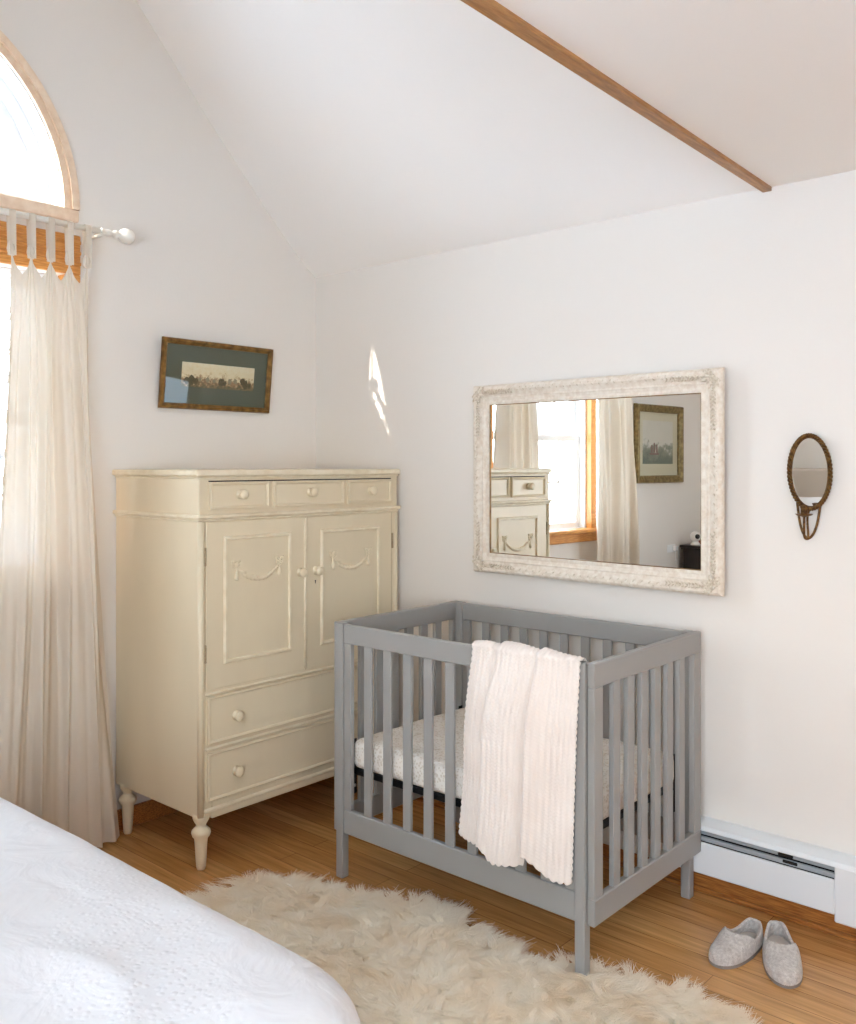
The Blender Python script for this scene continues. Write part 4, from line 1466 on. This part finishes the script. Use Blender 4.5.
def duvet():
    hx, hy = (BX1 - BX0) / 2 + 0.06, (BY1 - BY0 - 0.45) / 2 + 0.06
    cx, cy = (BX0 + BX1) / 2, BY1 + 0.06 - hy
    R0 = 0.20
    nr, ns = 110, 320
    TOP = 0.640
    rr = 0.115
    # profile by arclength s from the hem up to the middle: (inset, z)
    def contour(ins, k):
        a, b = hx - ins, hy - ins
        rc = max(R0 - ins * 0.6, 0.03)
        rc = min(rc, a * 0.98, b * 0.98)
        per = [2 * (a - rc), 2 * (b - rc)]
        arc_ = PI / 2 * rc
        tot = 2 * (per[0] + per[1]) + 4 * arc_
        s = (k / ns) * tot
        segs = [(per[0], 'T'), (arc_, 'c1'), (per[1], 'R'), (arc_, 'c2'), (per[0], 'B'), (arc_, 'c3'), (per[1], 'L'), (arc_, 'c4')]
        for ln_, nm in segs:
            if s <= ln_ + 1e-9:
                break
            s -= ln_
        t = s / ln_ if ln_ > 1e-9 else 0
        if nm == 'T': return (-(a - rc) + per[0] * t, b, 0, 1)
        if nm == 'R': return (a, (b - rc) - per[1] * t, 1, 0)
        if nm == 'B': return ((a - rc) - per[0] * t, -b, 0, -1)
        if nm == 'L': return (-a, -(b - rc) + per[1] * t, -1, 0)
        st = {'c1': (a - rc, b - rc, PI / 2), 'c2': (a - rc, -(b - rc), 0), 'c3': (-(a - rc), -(b - rc), -PI / 2), 'c4': (-(a - rc), b - rc, PI)}[nm]
        an = st[2] - t * PI / 2
        return (st[0] + rc * math.cos(an), st[1] + rc * math.sin(an), math.cos(an), math.sin(an))
    P = []
    for i in range(nr):
        q = i / (nr - 1)
        if q < 0.30:                     # hanging side
            s = q / 0.30
            ins = 0.0
            z = 0.12 + (TOP - rr - 0.12) * s
            fold = (1 - s) * 0.030
        elif q < 0.50:
            a = (q - 0.30) / 0.20 * PI / 2
            ins = rr * 1.25 * (1 - math.cos(a))
            z = TOP - rr + rr * math.sin(a)
            fold = 0.0
        else:
            t = (q - 0.50) / 0.50
            ins = rr * 1.25 + (hx - 0.02 - rr * 1.25) * t
            z = TOP + 0.030 * math.sin(PI / 2 * t)
            fold = 0.0
        row = []
        for k in range(ns):
            x, y, nx, ny = contour(ins, k)
            sk = k / ns * 2 * PI
            w = fold * (math.sin(sk * 17) + 0.6 * math.sin(sk * 29 + 1)) 
            X, Y = cx + x + nx * w, cy + y + ny * w
            Z = z
            pv = Vector((X * 2.1, Y * 2.1, Z * 2))
            amp = 0.020 * sstep(0.28, 0.6, q)
            Z += amp * mnoise.noise(pv) + 0.45 * amp * mnoise.noise(pv * 3.3)
            rg = 1 - abs(mnoise.noise(Vector((X * 3.2 + Y * 1.6, Y * 3.8 - X, 3.3)))) * 2
            Z += 0.008 * max(0, rg - 0.55) * sstep(0.35, 0.6, q) * 2
            row.append((X, Y, Z))
        P.append(row)
    V = [p for row in P for p in row]
    F = []
    for i in range(nr - 1):
        for k in range(ns):
            a, b = i * ns + k, i * ns + (k + 1) % ns
            F.append((a, a + ns, b + ns, b))
    # close the narrow slot in the middle by ring faces (quads across)
    last = (nr - 1) * ns
    for k in range(ns // 2 - 1):
        F.append((last + k, last + k + 1, last + (ns - 2 - k), last + (ns - 1 - k)) if False else (last + k, last + ns - 1 - k, last + ns - 2 - k, last + k + 1))
    o = npmesh('duvet', V, F, M['duvet'], None, (cx, cy, 0.12))
    tag(o, 'white embroidered duvet covering the bed in the lower left corner', 'duvet')
duvet()
def pillow(label, cx, cy, a, z, tilt):
    bm = nb()
    n1, n2 = 36, 26
    for sgn in (1, -1):
        P = []
        for i in range(n1 + 1):
            row = []
            for j in range(n2 + 1):
                u, v = -1 + 2 * i / n1, -1 + 2 * j / n2
                th = 0.085 * ((1 - u ** 4) * (1 - v ** 4)) ** 0.55
                pin = 1 - 0.06 * (u * u * v * v) * 1.5
                x, y, z_ = u * 0.34 * pin, v * 0.23 * pin, sgn * th + 0.006 * mnoise.noise(Vector((u * 3, v * 3, sgn)))
                if i in (0, n1) or j in (0, n2):
                    z_ = 0
                row.append((x, y, z_))
            P.append(row)
        gridmesh(bm, P, n1 + 1, n2 + 1)
    bmesh.ops.remove_doubles(bm, verts=bm.verts, dist=1e-4)
    bmesh.ops.recalc_face_normals(bm, faces=bm.faces)
    bmesh.ops.transform(bm, matrix=Matrix.Rotation(a, 4, 'Z') @ Matrix.Rotation(tilt, 4, 'X'), verts=bm.verts)
    o = finish('pillow', bm, M['pillow'], None, True)
    o.location = (cx, cy, z)
    tag(o, label, 'pillow', 'white bed pillows')
pillow('white pillow at the head of the bed, on the side nearer the dark nightstand', 1.26, -3.70, 0.03, 0.735, math.radians(38))
pillow('white pillow at the head of the bed, on the side away from the window', 2.00, -3.70, -0.04, 0.735, math.radians(38))

# ------------------------------------------------------------------ nightstand and the things on it (seen in the mirror)
ns_ = thing('nightstand', 'dark brown wooden nightstand in the far corner, seen in the mirror', 'nightstand', (0.235, -3.74, 0))
bm = nb(); box(bm, 0.030, 0.450, -4.01, -3.455, 0.868, 0.890, 0.006, 3); box(bm, 0.036, 0.442, -4.005, -3.465, 0.856, 0.868, 0.003)
finish('top', bm, M['blackwood'], ns_)
bm = nb(); box(bm, 0.045, 0.425, -3.995, -3.485, 0.40, 0.858, 0.004)
finish('body', bm, M['blackwood'], ns_)
for z0, z1 in ((0.66, 0.83), (0.45, 0.64)):
    bm = nb(); box(bm, 0.30, 0.437, -3.97, -3.51, z0, z1, 0.004)
    d = finish('drawer', bm, M['blackwood'], ns_)
    bm = nb(); lathe(bm, [(0.006, 0), (0.006, 0.012), (0.014, 0.02), (0.012, 0.028), (0.003, 0.03)], (0.437, -3.74, (z0 + z1) / 2), 'X', 14)
    finish('knob', bm, M['brass'], d, True)
for x in (0.065, 0.405):
    for y in (-3.975, -3.505):
        bm = nb(); lathe(bm, [(0.014, 0), (0.022, 0.40)], (x, y, 0), n=12); finish('leg', bm, M['blackwood'], ns_, True)
mo = thing('baby_monitor', 'small rounded white camera gadget on the dark nightstand, seen in the mirror', 'baby monitor', (0.13, -3.52, 0.890))
bm = nb(); lathe(bm, [(0.034, 0.0), (0.036, 0.004), (0.030, 0.016), (0.020, 0.026), (0.018, 0.034)], (0.13, -3.52, 0.890), n=24); ball(bm, (0.13, -3.52, 0.955), 0.040, (1, 1, 1), 20, 14)
finish('body', bm, M['plastic'], mo, True)
bm = nb(); ball(bm, (0.158, -3.500, 0.957), 0.019, (1, 1, 1), 16, 10)
finish('lens', bm, M['lens'], mo, True)
for k, (z, l, cmat) in enumerate(((0.890, 'thick red-brown book lying under the cream book on the nightstand', M['redbook']), (0.922, 'thin cream book lying on the red-brown book on the nightstand', M['matcream']))):
    hgt = 0.030 if k == 0 else 0.018
    bk = thing('book', l, 'book', (0.20, -3.70, z), 'books on the nightstand')
    bm = nb(); box(bm, 0.12, 0.28, -3.80, -3.59, z, z + 0.003); box(bm, 0.12, 0.28, -3.80, -3.59, z + hgt - 0.003, z + hgt); box(bm, 0.12, 0.28, -3.593, -3.59, z, z + hgt)
    finish('cover', bm, cmat, bk)
    bm = nb(); box(bm, 0.124, 0.276, -3.797, -3.594, z + 0.0032, z + hgt - 0.0032); finish('pages', bm, M['paper'], bk)
oc = thing('wall_outlet', 'white wall outlet with a plug and cord, beside the dark nightstand, seen in the mirror', 'outlet', (0.002, -3.385, 0.86))
bm = nb(); box(bm, 0.001, 0.007, -3.445, -3.325, 0.835, 0.895, 0.003); finish('plate', bm, M['plastic'], oc)
bm = nb(); box(bm, 0.007, 0.035, -3.435, -3.395, 0.845, 0.885, 0.006); finish('plug', bm, M['plastic'], oc)
bm = nb(); tube(bm, bez((0.022, -3.415, 0.845), (0.03, -3.415, 0.70), (0.03, -3.43, 0.4), (0.025, -3.42, 0.006)), 0.003, 6); finish('cord', bm, M['plastic'], oc, True)

# ------------------------------------------------------------------ trees outside
def tree(label, x, y, h, seed, ever=False):
    r = random.Random(seed)
    t = thing('added_evergreen' if ever else 'bare_tree', label, 'tree', (x, y, -0.8), 'trees outside the window')
    bm = nb()
    tr_ = 0.10 + h * 0.008
    tube(bm, [(x + 0.1 * math.sin(k), y + 0.08 * math.cos(k * 1.3), -0.9 + h * k / 8) for k in range(9)], [tr_ * (1 - k / 9.5) for k in range(9)], 10)
    finish('trunk', bm, M['bark'], t, True)
    bm = nb()
    if not ever:
        for k in range(34):
            z = -0.9 + h * (0.25 + 0.72 * k / 34)
            a = k * 2.4 + r.random()
            L_ = h * 0.30 * (1 - 0.6 * k / 34) * (0.7 + 0.5 * r.random())
            p = [(x, y, z)]
            dx, dy, dz = math.cos(a), math.sin(a), 0.5 + 0.4 * r.random()
            for q in range(1, 6):
                p.append((x + dx * L_ * q / 5 + 0.05 * r.uniform(-1, 1), y + dy * L_ * q / 5 + 0.05 * r.uniform(-1, 1), z + dz * L_ * q / 5))
            tube(bm, p, [tr_ * 0.30 * (1 - q / 6) for q in range(6)], 6)
            for q in (2, 3, 4):
                a2 = a + r.uniform(-1.2, 1.2)
                l2 = L_ * 0.45
                tube(bm, [p[q], tuple(p[q][c] + l2 * 0.5 * v for c, v in enumerate((math.cos(a2), math.sin(a2), 0.5))), tuple(p[q][c] + l2 * v for c, v in enumerate((math.cos(a2), math.sin(a2), 0.8)))], [tr_ * 0.1, tr_ * 0.06, tr_ * 0.02], 5)
        finish('branches', bm, M['bark'], t, True)
    else:
        for k in range(1500):
            f = k / 1500
            z = -0.2 + (h - 0.4) * f
            a = k * 2.39996
            L_ = (h * 0.20 * (1 - f) + 0.08) * (0.75 + 0.5 * r.random())
            p0 = Vector((x, y, z))
            dv = Vector((math.cos(a), math.sin(a), -0.25))
            pts = [p0 + dv * L_ * q for q in (0.1, 0.5, 1.0)]
            tube(bm, pts, [0.012, 0.03 + 0.012 * r.random(), 0.004], 4)
        finish('foliage', bm, M['needles'], t, False)
tree('bare grey tree outside the window, seen past the edge of the long curtain', -7.5, 1.2, 7.0, 5)
def sun_block_conifer(label, x, y, h, rad):  # unseen evergreen, added to keep direct sun out of the back window
    t = thing('added_evergreen', label, 'tree', (x, y, -0.8), 'trees outside the window')
    bm = nb(); lathe(bm, [(0.22, -0.9), (0.16, 0.6)], (x, y, 0), n=12); finish('trunk', bm, M['bark'], t, True)
    bm = nb()
    prof_ = []
    for k in range(14):
        f = k / 14
        q = 1 - f ** 3
        prof_ += [(rad * q + 0.05, -0.1 + h * f), (rad * q * 0.8 + 0.03, -0.1 + h * (f + 0.055))]
    prof_.append((0.02, h))
    lathe(bm, prof_, (x, y, 0), n=48)
    for v in bm.verts:
        k = 1 + 0.16 * mnoise.noise(v.co * 2.7) + 0.10 * mnoise.noise(v.co * 9)
        v.co.x = x + (v.co.x - x) * k; v.co.y = y + (v.co.y - y) * k
    finish('foliage', bm, M['needles'], t, False)
sun_block_conifer('tall dark column of evergreen, unseen, added behind the camera to block the sun', 0.36, -16.0, 12.5, 1.7)
tree('bare grey tree standing in the snow outside the window', -5.5, -4.2, 6.5, 8)
tree('bare grey tree further off in the snow outside the window', -8.5, -7.5, 7.5, 12)
for o in bpy.data.objects:
    if '_org' in o.keys():
        del o['_org']
